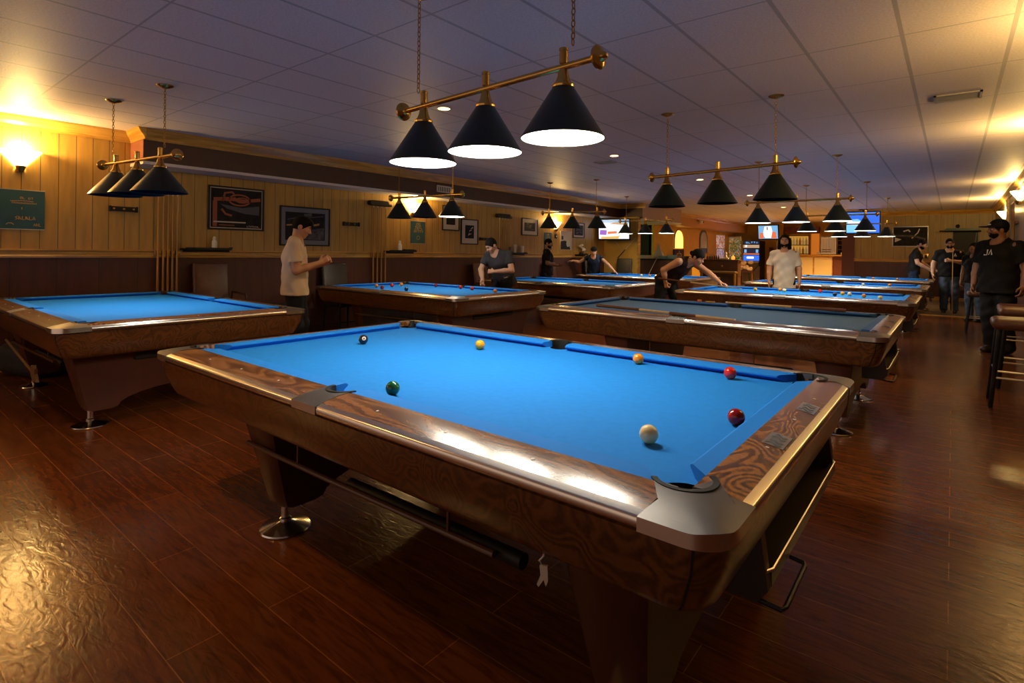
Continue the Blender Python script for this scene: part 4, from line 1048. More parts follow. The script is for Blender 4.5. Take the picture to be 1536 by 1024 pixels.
# doorway contents
framed(-8.10, 15.9, 1.62, 0.25, 0.55, 0.55, 'dark framed picture seen in the far left doorway', pr='leg_wood', art=art_bits(8, 'brass_dark', 3))
t = empty('serving_counter', (-7.15, 15.7, 0), 0, 'dark brown counter standing in the far left doorway', 'counter')
MB().bbox(-.42, 1.05, -.02, .50, 0, 1.15, .01).build('body', 'leg_wood', t); MB().bbox(-.46, 1.08, -.06, .53, 1.15, 1.19, .008).build('top', 'black', t)
cue((-6.93, 15.60, 1.26), (-7.45, 15.35, 0.03), 'pale stick leaning on the dark counter in the doorway', shaft='pale', buttm='mat_board')
t = empty('glass_pyramid', (-7.08, 16.02, 1.191), 0, 'clear pyramid-shaped bottle stack on the doorway counter', 'ornament')
MB().loft([[(x, y, z) for x, y in rrect(r, r*.6, r*.2, 2)] for z, r in ((0, .17), (.12, .15), (.24, .09), (.34, .05), (.42, .03))]).build('body', M('pale glass', (.5, .46, .38), .15), t); MB().sphere((0, 0, .45), .035, 10, 6).build('stopper', 'pale', t)
o = MB().bbox(-.16, .16, -.10, .10, 0, .10, .01).build('paper_box', 'mat_board'); o.location = (-7.40, 15.75, 1.191); tag(o, 'cream paper box at the left end of the doorway counter', 'box')
for k, (dx, c) in enumerate(((0, 'teal'), (.26, 'teal'))):
    o = MB().bbox(-.12, .12, -.10, .10, 0, .09+.03*k, .012).build('plastic_tub', M('teal tub', (.10, .22, .22), .4)); o.location = (-6.80+dx, 15.75, 1.191); tag(o, 'pale teal tub on the doorway counter, %s of two' % ('left' if k == 0 else 'right'), 'tub')
# ------------------------------------------------------------------ far left ochre wall (x = XL, y 18 - 26)
MT['glow_amber'] = M('glowing amber glass', (.8, .5, .15), .4, emis=(1.0, .55, .12), es=1.6)
def archpts(w, h0, h1, n=10): return [(-w/2, h0), (w/2, h0), (w/2, h1)] + [(w/2*math.cos(t), h1+w/2*math.sin(t)*.9) for t in [PI*k/n for k in range(1, n)]] + [(-w/2, h1)]
t = empty('arched_niche_light', (XL+.003, 20.3, 1.56), LW, 'arched glowing amber niche on the ochre far wall', 'wall light')
MB().prism(archpts(.80, 0, .32), -.04, 0, 'y').build('panel', 'glow_amber', t)
A = archpts(.92, 0, .32); m = MB().tube([(x, -.04, z) for x, z in A[2:]+[A[0]]][:], .025, 6); m.tube([(.46, -.04, 0), (.46, -.04, .32)], .025, 6); m.build('arch_moulding', 'brass_dark', t)
t = empty('emblem_sign', (XL, 20.3, 1.36), LW, 'black sign with a gold emblem below the amber niche', 'sign')
MB().box(-.48, .48, -.05, 0, -.22, .16).build('board', 'black', t, 0)
m = MB().stroke([(-.26, -.08), (-.16, .0), (-.06, -.02), (0, .11), (.06, -.02), (.16, 0), (.26, -.08)], .05, -.052).stroke([(-.24, -.10), (.24, -.10)], .03, -.052); m.build('emblem', 'gold_ink', t, 0)
t = empty('arched_mirror', (XL, 23.0, 1.50), LW, 'arched framed mirror on the far ochre wall', 'mirror')
MB().prism(archpts(.92, -.12, .46), -.03, 0, 'y').build('frame', 'grey_ink', t); MB().prism(archpts(.74, -.02, .44), -.034, -.03, 'y').build('pane', M('dim mirror pane', (.42, .40, .36), .2), t); MB().box(-.37, .37, -.036, -.033, -.10, .10).build('lower_pane', M('dark pane', (.06, .07, .08), .2), t)
MT['mosaic'] = None
def mosaic(name, cols, sc):
    m, nt, b = new_mat(name); tc = nn(nt, 'ShaderNodeTexCoord'); v = nn(nt, 'ShaderNodeTexVoronoi', i_Scale=sc); nt.links.new(tc.outputs['Object'], v.inputs['Vector'])
    sp = nn(nt, 'ShaderNodeSeparateXYZ'); nt.links.new(v.outputs['Color'], sp.inputs[0]); r = nn(nt, 'ShaderNodeValToRGB'); r.color_ramp.interpolation = 'CONSTANT'
    e = r.color_ramp.elements; e[0].color = c4(cols[0]); e[1].position = .999; e[1].color = c4(cols[-1])
    for k, c in enumerate(cols[1:-1]):
        q = e.new((k+1)/(len(cols)-1)); q.color = c4(c)
    nt.links.new(sp.outputs[0], r.inputs['Fac']); nt.links.new(r.outputs['Color'], b.inputs['Base Color']); nt.links.new(r.outputs['Color'], b.inputs['Emission Color']); b.inputs['Emission Strength'].default_value = .35
    MT[name] = m
mosaic('mosaic_red', [(.55, .45, .42), (.45, .12, .06), (.5, .22, .08), (.7, .6, .6), (.4, .3, .3)], 14)
mosaic('mosaic_violet', [(.35, .30, .45), (.6, .55, .65), (.2, .15, .3), (.5, .3, .3), (.7, .7, .75)], 16)
mosaic('mosaic_tree', [(.20, .13, .04), (.32, .20, .05), (.08, .14, .03), (.35, .38, .35), (.12, .10, .04), (.45, .22, .06), (.10, .16, .06)], 22)
t = empty('red_flyer', (XL, 25.2, 1.93), LW, 'red and white mosaic flyer high on the far wall, above a violet one', 'poster'); MB().box(-.55, .55, -.012, 0, -.30, .28).build('sheet', 'mosaic_red', t, 0); MB().box(-.56, .56, -.010, 0, -.33, -.30).build('frame', 'pale', t, 0)
t = empty('violet_flyer', (XL, 25.2, 1.39), LW, 'violet and white flyer on the far wall, below the red one', 'poster'); MB().box(-.50, .50, -.012, 0, -.20, .20).build('sheet', 'mosaic_violet', t, 0); MB().box(-.51, .51, -.010, 0, -.225, -.20).build('frame', 'pale', t, 0)
t = empty('spotlight', (-7.55, 20.6, 2.56), LW, 'small white spotlight on the ochre soffit', 'spotlight'); MB().sphere((0, -.12, 0), (.07, .09, .07), 12, 8).build('head', 'white', t); MB().tube([(-.12, 0, .06), (-.05, -.06, .04), (0, -.10, .01)], .015, 6).build('arm', 'black', t); MB().lathe([(.045, -.002), (.04, .004)], 12, mtx=Matrix.Translation((.01, -.21, 0)) @ Matrix.Rotation(PI/2, 4, 'X')).build('lens', 'black', t)
# tree-like light display by the far corner with a plant below
t = empty('light_curtain', (-8.17, 26.3, 0), 0.0, 'sparkling multicoloured light curtain in the far corner', 'curtain')
MB().loft([[(x+.0, .05*math.sin(9*x), z) for x in [k*.034 for k in range(18)]] for z in (.75, 1.3, 1.85, 2.18)], closed=False).build('drape', 'mosaic_tree', t)
m = MB()
for k in range(14): m.stroke([(.01+k*.04, 2.20), (.03+k*.04, 2.10), (.05+k*.04, 2.20)], .03, -.07)
m.build('lace_edge', 'pale', t, 0)
t = empty('green_plant', (-7.62, 25.3, 0.013), 0, 'bushy bright green plant in front of the light curtain', 'plant')
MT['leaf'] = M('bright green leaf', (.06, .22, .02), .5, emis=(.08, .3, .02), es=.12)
m = MB(); rnd = random.Random(4)
for k in range(70):
    a, l, e = rnd.uniform(0, 2*PI), rnd.uniform(.2, .42), rnd.uniform(.2, 1.3); c = Vector((.05*math.cos(a), .05*math.sin(a), .95)); d = Vector((math.cos(a)*math.cos(e), math.sin(a)*math.cos(e), math.sin(e))); s = d.cross(Vector((0, 0, 1))).normalized()*.035
    p1 = c+d*l*.6+Vector((0, 0, .0)); p2 = c+d*l-Vector((0, 0, .05)); m.add([tuple(c), tuple(p1+s), tuple(p2), tuple(p1-s)], [(0, 1, 2, 3)])
m.build('foliage', 'leaf', t, 0); MB().lathe([(.14, 0), (.16, .02), (.20, .93), (.16, .95)], 16).build('planter', 'leg_wood', t)
FLW = []
pale_f = M('pale flower', (.62, .48, .36), .6)
for k, (x, z, r) in enumerate(((-7.02, .98, .13), (-6.92, .80, .12), (-7.15, .78, .13), (-6.75, .74, .11), (-6.72, 1.02, .10))):
    FLW.append((x, z, r))
t = empty('flower_stand', (-6.92, 24.65, 0), 0, 'dark stand heaped with pale round flowers beside the piano', 'stand'); MB().bbox(-.36, .30, -.12, .18, .58, .66, .01).build('top', 'leg_wood', t)
for sx in (-.3, .24): MB().tube([(sx, 0, .58), (sx*1.1, 0, 0.013)], .03, 8).build('leg', 'brass_dark', t)
for x, z, r in FLW: MB().sphere((x+6.92, -.05, z), (r, r, r*.8), 12, 8).sphere((x+6.92+r*.5, -.05-r*.4, z+r*.3), r*.6, 8, 6).sphere((x+6.92-r*.5, -.05-r*.5, z), r*.6, 8, 6).build('flower_head', pale_f, t)
# upright piano like cabinet
t = empty('upright_piano', (-6.62, 20.6, 0), 0, 'dark brown upright piano behind the bending player', 'piano')
MB().bbox(-.75, .55, -.02, .40, .55, 1.12, .012).build('upper_case', 'leg_wood', t); MB().bbox(-.78, .58, -.05, .43, 1.12, 1.16, .01).build('lid', 'leg_wood', t)
MB().bbox(-.76, .56, -.26, .02, .66, .72, .008).build('key_shelf', 'brass_dark', t); MB().box(-.72, .52, -.24, -.03, .72, .735).build('keys', 'mat_board', t, 0); MB().bbox(-.74, .54, .02, .40, .0, .55, .01).build('lower_case', 'leg_wood', t)
for sx in (-.70, .50): MB().lathe([(.045, 0), (.05, .05), (.03, .15), (.05, .40), (.055, .60), (.045, .66)], 12, c=(sx, -.20, 0)).build('leg', 'brass_dark', t)
MB().sphere((.0, -.03, .92), .035, 10, 6).build('emblem_knob', 'gold_ink', t)
dk = M('dark bottle glass', (.03, .02, .01), .15)
for k in range(7):
    o = MB().lathe([(.026, 0), (.028, .01), (.028, .09), (.012, .13), (.011, .17)], 10).build('dark_bottle', dk); o.location = (-7.25+.07*k, 20.8, 1.161); tag(o, 'small dark bottle in the row on top of the piano', 'bottle', 'dark bottles on the piano')
t = empty('white_figurine', (-6.56, 20.8, 1.161), 0, 'white figurine standing on the piano', 'figurine'); MB().bbox(-.16, .10, -.05, .05, 0, .06, .02).build('base', 'white', t); MB().lathe([(.05, .05), (.06, .10), (.03, .16), (.05, .22), (.02, .28)], 10).build('figure', 'white', t)
t = empty('orange_candle', (-6.30, 20.8, 1.161), 0, 'glowing orange candle jar at the right end of the piano', 'candle'); MB().lathe([(.05, 0), (.065, .03), (.06, .10), (.045, .12)], 12).build('jar', M('orange glow jar', (.7, .2, .03), .4, emis=(1, .3, .04), es=1.2), t); MB().lathe([(.012, .12), (.008, .16), (.001, .18)], 8).build('flame', 'glow_amber', t)
# arcade machine
t = empty('arcade_machine', (-7.14, 26.2, 0), 0.0, 'arcade machine with a glowing blue screen in the far corner', 'arcade machine')
MT['arc_grey'] = M('grey arcade cabinet', (.22, .19, .17), .5)
P = [(.0, 0), (.75, 0), (.75, 1.98), (-.05, 1.98), (-.02, 1.10), (-.18, 1.0), (-.18, .92), (.05, .80)]
for s in (-.40, .36): MB().prism(P, s, s+.04, 'x').build('side_panel', 'black' if s > 0 else 'oak', t)
MB().box(-.36, .36, .02, .7, 0, .98).build('lower_body', 'arc_grey', t, 0); m = MB().tube([(-.34, .015, .9), (-.1, .015, .62), (-.06, .015, .05)], .02, 6).tube([(.34, .015, .9), (.1, .015, .62), (.06, .015, .05)], .02, 6); m.build('leg_inlay', 'leg_wood', t)
MB().box(-.36, .36, .0, .7, .98, 1.98).build('upper_body', 'black', t, 0)
for z0, z1, mt, nm in ((1.84, 1.97, 'scr_dark', 'marquee'), (1.66, 1.80, 'scr_tan', 'upper_panel'), (1.42, 1.62, 'scr_dark', 'middle_screen'), (1.36, 1.41, 'scr_orange', 'light_strip'), (1.08, 1.33, 'scr_blue', 'screen')):
    sc = MB().box(-.34, .34, -.012, .0, z0, z1).build(nm, mt, t, 0)
    if nm == 'screen': MB().prism(rrect(.16, .05, .04), -.016, -.012, 'y', mtx=Matrix.Translation((-.04, 0, 1.22))).build('glow', 'scr_white', sc, 0)
    if nm == 'middle_screen':
        for x in (-.3, .2): MB().box(x, x+.1, -.015, -.012, z0+.02, z1-.03).build('icon', 'scr_sky', sc, 0)
    if nm == 'marquee':
        glyphs(m2 := MB(), -.25, .3, 1.87, .06, .02, -.014, 5, 9); m2.build('lettering', 'scr_sky', sc, 0)
MB().bbox(-.36, .36, -.20, .02, .98, 1.06, .01).build('control_panel', 'mat_board', t); MB().sphere((-.22, -.03, 1.74), .05, 10, 6).build('lamp_knob', 'scr_white', t)
# wall shelf box
t = empty('wall_bracket_shelf', (-6.30, 26.9, 1.17), 0, 'bracketed wall shelf right of the arcade machine', 'shelf'); MB().box(-.30, .25, -.02, .35, 0, .03).build('board', 'leg_wood', t, 0); MB().tube([(-.05, .30, -.38), (.2, .0, .0)], .02, 6).tube([(-.2, .30, -.38), (-.2, .0, 0)], .02, 6).build('bracket', 'leg_wood', t)
t = empty('speaker_box', (-6.30, 26.95, 1.201), 0, 'small dark box with slots standing on the bracketed shelf', 'box'); MB().bbox(-.22, .2, 0, .28, 0, .42, .01).bbox(-.27, -.16, .02, .28, 0, .50, .01).build('body', 'leg_wood', t)
for k in range(3): MB().box(-.08, .14, -.006, .002, .07+.11*k, .12+.11*k).build('slot', 'brass_dark', t, 0)
struct('wall_far_pier', MB().box(XL, -6.05, 27.28, YFAR, 0, ZC), 'yellow', 0)
tv(-6.42, 26.2, 2.37, math.radians(-8), 0.84, 0.58, 'small television with orange and white picture above the arcade machine', ('scr_sky', [
  ('figure', 'scr_white', polyd([(-.55, -.3), (-.35, .9), (.35, .9), (.5, -.3), (.3, -.9), (-.3, -.9)], 0)), ('left_figure', 'scr_orange', polyd([(-.95, -.95), (-.5, -.95), (-.5, -.1), (-.8, -.05)], 1)), ('right_figure', 'scr_orange', polyd([(.3, -.95), (.85, -.95), (.8, .0), (.45, .1)], 1)), ('gap', 'scr_dark', polyd([(-.12, .35), (-.02, .35), (-.02, .8), (-.12, .8)], 2))]), .12)
t = empty('tall_sign_panel', (-6.02, 26.6, 1.28), 0.3, 'tall cream arched sign with black marks beside the small television', 'sign'); MB().prism(archpts(.30, 0, .62), -.02, 0, 'y').build('panel', 'mat_board', t)
for k in range(4): MB().prism(rrect(.05, .05, .03), -.024, -.02, 'y', mtx=Matrix.Translation((0, 0, .12+.15*k))).build('mark', 'black', t)
# ------------------------------------------------------------------ bar
t = empty('bar_counter', (-4.1, 25.5, 0), 0, 'tall bar counter with cream front panels at the far end', 'bar counter')
MB().bbox(-1.05, 1.45, -.25, .5, 1.33, 1.39, .012).build('counter_top', 'oak_back', t); MB().box(-1.0, .30, -.02, .4, 0, 1.33).build('front_frame', 'oak_back', t, 0)
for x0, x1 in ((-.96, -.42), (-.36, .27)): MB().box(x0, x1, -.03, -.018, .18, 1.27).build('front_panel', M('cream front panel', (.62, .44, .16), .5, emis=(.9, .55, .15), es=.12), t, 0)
MB().box(.32, 1.42, -.02, .4, 0, 1.33).build('side_front', M('dark red counter front', (.13, .03, .012), .4), t, 0)
m = MB().tube([(-.25+.5*k/12, -.035, .32+.10*math.sin(k*PI/12)+.02*math.sin(k*1.9)) for k in range(13)], .012, 6).tube([(-.2+.45*k/12, -.035, .30+.03*math.sin(k*1.3)) for k in range(13)], .012, 6); m.build('scrawl', 'matte_black', t)
# back bar
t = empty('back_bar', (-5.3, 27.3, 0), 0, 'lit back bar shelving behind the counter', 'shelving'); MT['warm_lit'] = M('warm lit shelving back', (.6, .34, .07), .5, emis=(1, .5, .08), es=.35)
MB().box(-.55, .3, .2, .28, 1.2, 2.25).build('back_panel', 'warm_lit', t, 0)
for z in (1.40, 1.80, 2.22): MB().box(-.55, .3, -.02, .22, z, z+.03).build('shelf', 'leg_wood', t, 0)
for x in (-.58, .28): MB().box(x, x+.04, -.02, .25, 1.2, 2.28).build('upright', 'leg_wood', t, 0)
for row, z in enumerate((1.43, 1.83)):
    for k in range(6):
        c = [(.5, .3, .08), (.3, .12, .03), (.55, .45, .2)][(k+row) % 3]
        o = MB().lathe([(.045, 0), (.048, .01), (.048, .18), (.018, .25), (.017, .32)], 10).build('bar_bottle', M('bar bottle glass', c, .15, emis=c, es=.2)); o.location = (-5.74+.125*k, 27.32, z+.001); tag(o, 'bottle on the %s shelf of the lit back bar' % ('lower', 'upper')[row], 'bottle', 'bottles on the %s back bar shelf' % ('lower', 'upper')[row])
o = MB().box(-.16, .16, -.03, 0, -.55, .52).build('orange_wall_panel', M('orange lit panel', (.55, .16, .02), .5, emis=(1, .28, .03), es=.35), None, 0); o.location = (-4.80, 27.599, 1.9); tag(o, 'plain glowing orange panel of the bar wall left of the pale board', 'poster')  # orange stretch of the bar wall, built as a panel with added glow
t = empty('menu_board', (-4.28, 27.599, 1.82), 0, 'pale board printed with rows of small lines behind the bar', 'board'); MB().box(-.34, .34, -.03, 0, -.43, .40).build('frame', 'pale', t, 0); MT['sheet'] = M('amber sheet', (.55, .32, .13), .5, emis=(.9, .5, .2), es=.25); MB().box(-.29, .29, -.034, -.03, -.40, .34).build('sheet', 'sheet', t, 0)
m = MB()
for k in range(9): m.stroke([(-.25+.06*k, .30), (-.25+.06*k, -.34+.02*(k % 3))], .014, -.036)
for z in (-.2, -.3): m.stroke([(-.26, z), (.1, z)], .03, -.037)
m.build('rules', 'orange_ink', t, 0)
for k in range(4):
    t = framed(-3.80, 27.599, 2.12-.20*k, 0, .24, .17, 'tiny dark frame right of the pale board, %s from the top' % nth[k], pr='dark_print', art=art_bits(40+k, 'brass_dark', 2), fw=.015, group='tiny frames behind the bar')
t = empty('cork_board', (-3.33, 27.599, 1.84), 0, 'tan notice board at the right end of the bar wall', 'board'); MB().box(-.37, .37, -.015, 0, -.43, -.42).build('frame', 'leg_wood', t, 0); MB().box(-.36, .36, -.02, 0, -.42, .45).build('board', M('tan cork', (.45, .33, .14), .7), t, 0)
for x, z in ((-.2, -.25), (.2, -.15), (.05, .2)): MB().sphere((x, -.025, z), .025, 8, 5).build('pin', 'matte_black', t)
struct('trim_17', MB().box(-6.02, -4.62, 27.3, 27.6, 2.33, 2.62), M('dark red bulkhead', (.20, .05, .015), .4), 0)
o = MB().bbox(-.20, .20, -.12, .12, 0, .09, .01).build('register_box', 'white'); o.location = (-3.30, 25.45, 1.391); tag(o, 'low white box on the right end of the bar counter', 'box')
o = MB().bbox(-.07, .07, -.05, .05, 0, .10, .01).build('paper_cup_box', 'pale'); o.location = (-4.30, 25.40, 1.391); tag(o, 'small cream box in the middle of the bar counter', 'box')
t = empty('bar_phone', (-2.85, 25.45, 1.391), 0, 'black telephone at the end of the bar counter', 'telephone'); MB().bbox(-.16, .14, -.1, .1, 0, .06, .02).build('base', 'black', t); MB().tube([(-.13, 0, .09), (-.05, 0, .11), (.07, 0, .11), (.13, 0, .09)], .025, 8).build('handset', 'black', t)
# ------------------------------------------------------------------ back wall, right
tv(-2.18, 20.0, 2.39, math.radians(4), 0.86, 0.64, 'hanging television with a blue picture above the far right tables', ('scr_blue', [('horizon', 'scr_cyan', polyd([(-1, -.95), (.3, -.95), (.2, -.1), (-.3, .35), (-1, .3)], 0)), ('cloud', 'scr_white', polyd([(-.9, -.2), (-.2, -.25), (-.1, .1), (-.9, .15)], 1)), ('bar', 'scr_sky', polyd([(-1, .72), (1, .72), (1, .9), (-1, .9)], 1))]), .10, True)
def art_scene(p, w, h, y):
    MB().add([(-w*.9, y, -h*.6), (-w*.5, y, -h*.3), (-w*.9, y, -h*.1)], [(0, 1, 2)]).stroke([(w*.1, -h*.2), (w*.45, h*.4), (w*.55, h*.8)], .03, y).stroke([(-w*.4, h*.55), (-w*.1, h*.7), (0, h*.5)], .04, y).build('highlights', 'pale', p, 0)
    MB().stroke([(-w*.9, h*.1), (w*.2, h*.05), (w*.9, -h*.3)], .06, y).build('midtones', 'mid_print', p, 0)
framed(-1.07, YB, 1.995, 0, .94, .66, 'silver framed dark photograph on the back wall', fmat='silver_frame', art=art_scene, fw=.03)
t = empty('scoreboard_cabinet', (.13, YB, 1.80), 0, 'dark wall cabinet under a green light hood on the back wall', 'cabinet')
MB().box(-.13, .45, -.10, 0, -.62, .36).build('board', 'black', t, 0); MB().prism([(-.36, .36), (.50, .36), (.48, .42), (-.28, .44)], -.28, 0, 'y').build('hood', M('dark green hood', (.01, .045, .025), .4), t)
MB().tube([(-.46, -.25, .35), (.52, -.25, .34)], .02, 8).build('hood_bar', 'black', t); MB().sphere((-.02, -.1, .50), (.05, .05, .06), 10, 6).build('knob', 'black', t); MB().stroke([(.0, -.55), (.38, -.1), (.42, .3)], .02, -.102).build('trim_line', M('green edge', (.02, .07, .04), .4), t, 0)
o = MB().bbox(-.07, .07, -.03, 0, -.10, .10, .01).build('wall_outlet', 'brass'); o.location = (-.66, YB, 1.36); tag(o, 'gold plate on the back wall above the chair rail', 'plate')
MB_ = MB().bbox(-.035, .035, -.034, -.028, -.05, .05, .004).build('socket', 'black', o)
# dark table with brass cups beside the cabinet
t = empty('side_table', (.62, 19.3, 0.0), 0, 'dark side table near the back wall behind the man in glasses', 'table'); MB().bbox(-.32, .30, -.25, .25, .92, .97, .01).build('top', 'leg_wood', t)
for sx in (-.26, .24):
    for sy in (-.2, .2): MB().tube([(sx, sy, .92), (sx, sy, .012)], .02, 6).build('leg', 'leg_wood', t)
for k, (x, z) in enumerate(((.38, .30), (.62, .42), (.86, .36))):
    t = empty('brass_trophy', (x, 19.3, .971), 0, 'brass trophy cup on the dark side table, %s of three' % ('left', 'middle', 'right')[k], 'trophy', 'brass trophies')
    MB().lathe([(.05, 0), (.05, .05), (.015, .07), (.015, z*.5), (.06, z*.75), (.075, z), (.06, z)], 12).build('cup', 'brass', t)
    for s in (-1, 1): MB().tube([(s*.06, 0, z*.78), (s*.11, 0, z*.85), (s*.10, 0, z*.98), (s*.07, 0, z*.97)], .008, 6).build('handle', 'brass', t)
for x, y in ((-.75, 20.9), (.25, 20.7)):
    armchair(x, y, 0.1, 'dark chair against the back wall %s the man in glasses' % ('left of' if x < 0 else 'behind'), 'brown_leather', sh=.46)
# cue racks on the right wall
t = empty('cue_rack', (XR-.008, 14.6, 0), -PI/2, 'dark cue rack on the right wall at the right edge', 'cue rack'); MB().bbox(-.5, .5, -.08, 0, 1.08, 1.14, .005).bbox(-.5, .5, -.036, 0, 2.0, 2.06, .005).build('holder', 'leg_wood', t)
for k in range(5): cue((XR-.06, 14.25+.17*k, 2.45), (XR-.06, 14.25+.17*k, 1.141), 'dark cue in the right wall rack, %s from the near end' % nth[k], 'dark cues on the right wall', 'cue_butt', 'black')
# ------------------------------------------------------------------ people: one skin surface each, grown from a distance field
class Sdf:
    def __init__(s, lo, hi, h):
        s.lo = np.array(lo, float); s.h = h
        s.n = np.maximum(4, np.ceil((np.array(hi)-s.lo)/h).astype(int)+1)
        s.ax = [s.lo[i]+h*np.arange(s.n[i]) for i in range(3)]
        s.f = np.full(tuple(s.n), 1.0, np.float32)
    def _sl(s, lo, hi):
        a = np.clip(np.floor((np.array(lo)-s.lo)/s.h).astype(int), 0, s.n-1); b = np.clip(np.ceil((np.array(hi)-s.lo)/s.h).astype(int)+1, 1, s.n)
        if np.any(b <= a): return None, None
        sl = tuple(slice(a[i], b[i]) for i in range(3))
        P = np.stack(np.meshgrid(*[s.ax[i][a[i]:b[i]] for i in range(3)], indexing='ij'), -1)
        return sl, P
    def add(s, fn, lo, hi, k=0.03, cut=None):
        sl, P = s._sl(np.array(lo)-k-0.03, np.array(hi)+k+0.03)
        if sl is None: return
        d = fn(P)
        if cut is not None: d = np.maximum(d, cut(P))
        a = s.f[sl]; hh = np.clip(.5+.5*(a-d)/k, 0, 1)
        s.f[sl] = a*(1-hh)+d*hh-k*hh*(1-hh)
    def cone(s, a, b, ra, rb, k=0.03, cut=None, fr=None, flat=1.0):
        a = np.array(a, float); b = np.array(b, float); ab = b-a; L2 = max(1e-9, ab@ab); R = max(ra, rb)
        def fn(P):
            q = P-a; t = np.clip(q@ab/L2, 0, 1); q = q-t[..., None]*ab
            if fr is not None:
                w = q@fr; q = q+(w/flat-w)[..., None]*fr
            d = np.sqrt((q*q).sum(-1))-(ra+(rb-ra)*t)
            return d*(0.5+0.5*flat)
        s.add(fn, np.minimum(a, b)-R, np.maximum(a, b)+R, k, cut)
    def ell(s, c, r, M3=None, k=0.02, cut=None):
        c = np.array(c, float); r = np.array(r, float); R = max(r)
        def fn(P):
            q = P-c
            if M3 is not None: q = q@M3      # columns of M3 are the local axes
            k0 = np.sqrt(((q/r)**2).sum(-1)); k1 = np.sqrt(((q/(r*r))**2).sum(-1))+1e-9
            return k0*(k0-1)/k1
        s.add(fn, c-R, c+R, k, cut)
    def carve(s, c, r, M3=None, k=0.01):
        c = np.array(c, float); r = np.array(r, float)
        sl, P = s._sl(c-max(r)-.04, c+max(r)+.04)
        if sl is None: return
        q = P-c
        if M3 is not None: q = q@M3
        k0 = np.sqrt(((q/r)**2).sum(-1)); k1 = np.sqrt(((q/(r*r))**2).sum(-1))+1e-9
        d = -k0*(k0-1)/k1; a = s.f[sl]; hh = np.clip(.5-.5*(a-d)/k, 0, 1)
        s.f[sl] = a*(1-hh)+d*hh+k*hh*(1-hh)
    def P(s): return np.stack(np.meshgrid(*s.ax, indexing='ij'), -1)
    def clip(s, cut): s.f = np.maximum(s.f, cut(s.P()))
    def mesh(s):
        f = s.f.copy()
        for i in range(3):
            sl = [slice(None)]*3
            for e in (0, -1): sl[i] = e; f[tuple(sl)] = np.maximum(f[tuple(sl)], 1e-3)
        ins = f < 0; nx, ny, nz = f.shape
        c = np.zeros((nx-1, ny-1, nz-1), int); pos = np.zeros((nx-1, ny-1, nz-1, 3)); cnt = np.zeros((nx-1, ny-1, nz-1))
        cor = [(i, j, k) for i in (0, 1) for j in (0, 1) for k in (0, 1)]
        V = lambda A, o: A[o[0]:nx-1+o[0], o[1]:ny-1+o[1], o[2]:nz-1+o[2]]
        for a in cor:
            for ax in range(3):
                if a[ax] == 0:
                    b = list(a); b[ax] = 1; b = tuple(b); fa, fb = V(f, a), V(f, b); x = (fa < 0) != (fb < 0)
                    t = np.where(x, fa/np.where(x, fa-fb, 1), 0)
                    for q in range(3): pos[..., q] += np.where(x, a[q]+(t if q == ax else 0), 0)
                    cnt += x
        act = cnt > 0; idx = np.full(act.shape, -1); idx[act] = np.arange(act.sum())
        ijk = np.argwhere(act); v = (ijk+pos[act]/cnt[act][:, None])*s.h+s.lo
        F = []
        for ax in range(3):
            o = [0, 0, 0]; o[ax] = 1; sa = [slice(0, -1) if i == ax else slice(1, -1) for i in range(3)]; sb = [slice(1, None) if i == ax else slice(1, -1) for i in range(3)]
            A, B = ins[tuple(sa)], ins[tuple(sb)]; e = np.argwhere(A != B)
            if not len(e): continue
            flip = A[tuple(e.T)]
            base = e.copy(); u, w = (ax+1) % 3, (ax+2) % 3
            for i in range(3):
                if i != ax: base[:, i] += 1
            def cell(du, dw): q = base.copy(); q[:, u] -= du; q[:, w] -= dw; return idx[tuple(q.T)]
            q = np.stack([cell(1, 1), cell(0, 1), cell(0, 0), cell(1, 0)], 1)
            q[~flip] = q[~flip][:, ::-1]; F.append(q)
        return v, np.concatenate(F) if F else np.zeros((0, 4), int)
def sdf_obj(name, parts, mat, parent=None):
    vs, fs, o = [], [], 0
    for s in parts:
        v, f = s.mesh(); vs.append(v); fs.append(f+o); o += len(v)
    v = np.concatenate(vs); f = np.concatenate(fs)
    me = bpy.data.meshes.new(name); me.from_pydata(v.tolist(), [], f.tolist()); me.materials.append(MT[mat] if isinstance(mat, str) else mat)
    me.polygons.foreach_set('use_smooth', [True]*len(me.polygons)); me.update()
    ob = bpy.data.objects.new(name, me); COL.objects.link(ob)
    if parent: ob.parent = parent
    return ob
def V3(*a): return np.array(a, float)
def unit(v): v = np.array(v, float); return v/np.linalg.norm(v)
MT['skin_a'] = M('warm skin', (0.50, 0.25, 0.13), 0.5); MT['skin_b'] = M('brown skin', (0.25, 0.115, 0.06), 0.5); MT['skin_c'] = M('pale skin', (0.50, 0.28, 0.18), 0.5)
MT['hair'] = M('black hair', (0.006, 0.005, 0.005), 0.8, spec=.15, bump=.3, bscale=90); MT['beard'] = M('dark beard', (0.010, 0.006, 0.005), 0.9, spec=.1, bump=.5, bscale=120)
MT['cream_tee'] = M('cream cotton', (0.60, 0.47, 0.32), 0.8); MT['white_tee'] = M('off white cotton', (0.60, 0.52, 0.42), 0.8); MT['black_tee'] = M('black cotton', (0.006, 0.006, 0.007), 0.8, spec=0.15)
MT['grey_tee'] = M('charcoal cotton', (0.035, 0.035, 0.042), 0.8, spec=0.15); MT['navy_tee'] = M('navy cotton', (0.012, 0.018, 0.035), 0.8, spec=0.15); MT['jeans'] = M('blue jeans', (0.05, 0.085, 0.15), 0.8, var=.3, vscale=12); MT['black_jeans'] = M('black jeans', (0.008, 0.008, 0.010), 0.75, spec=0.15)
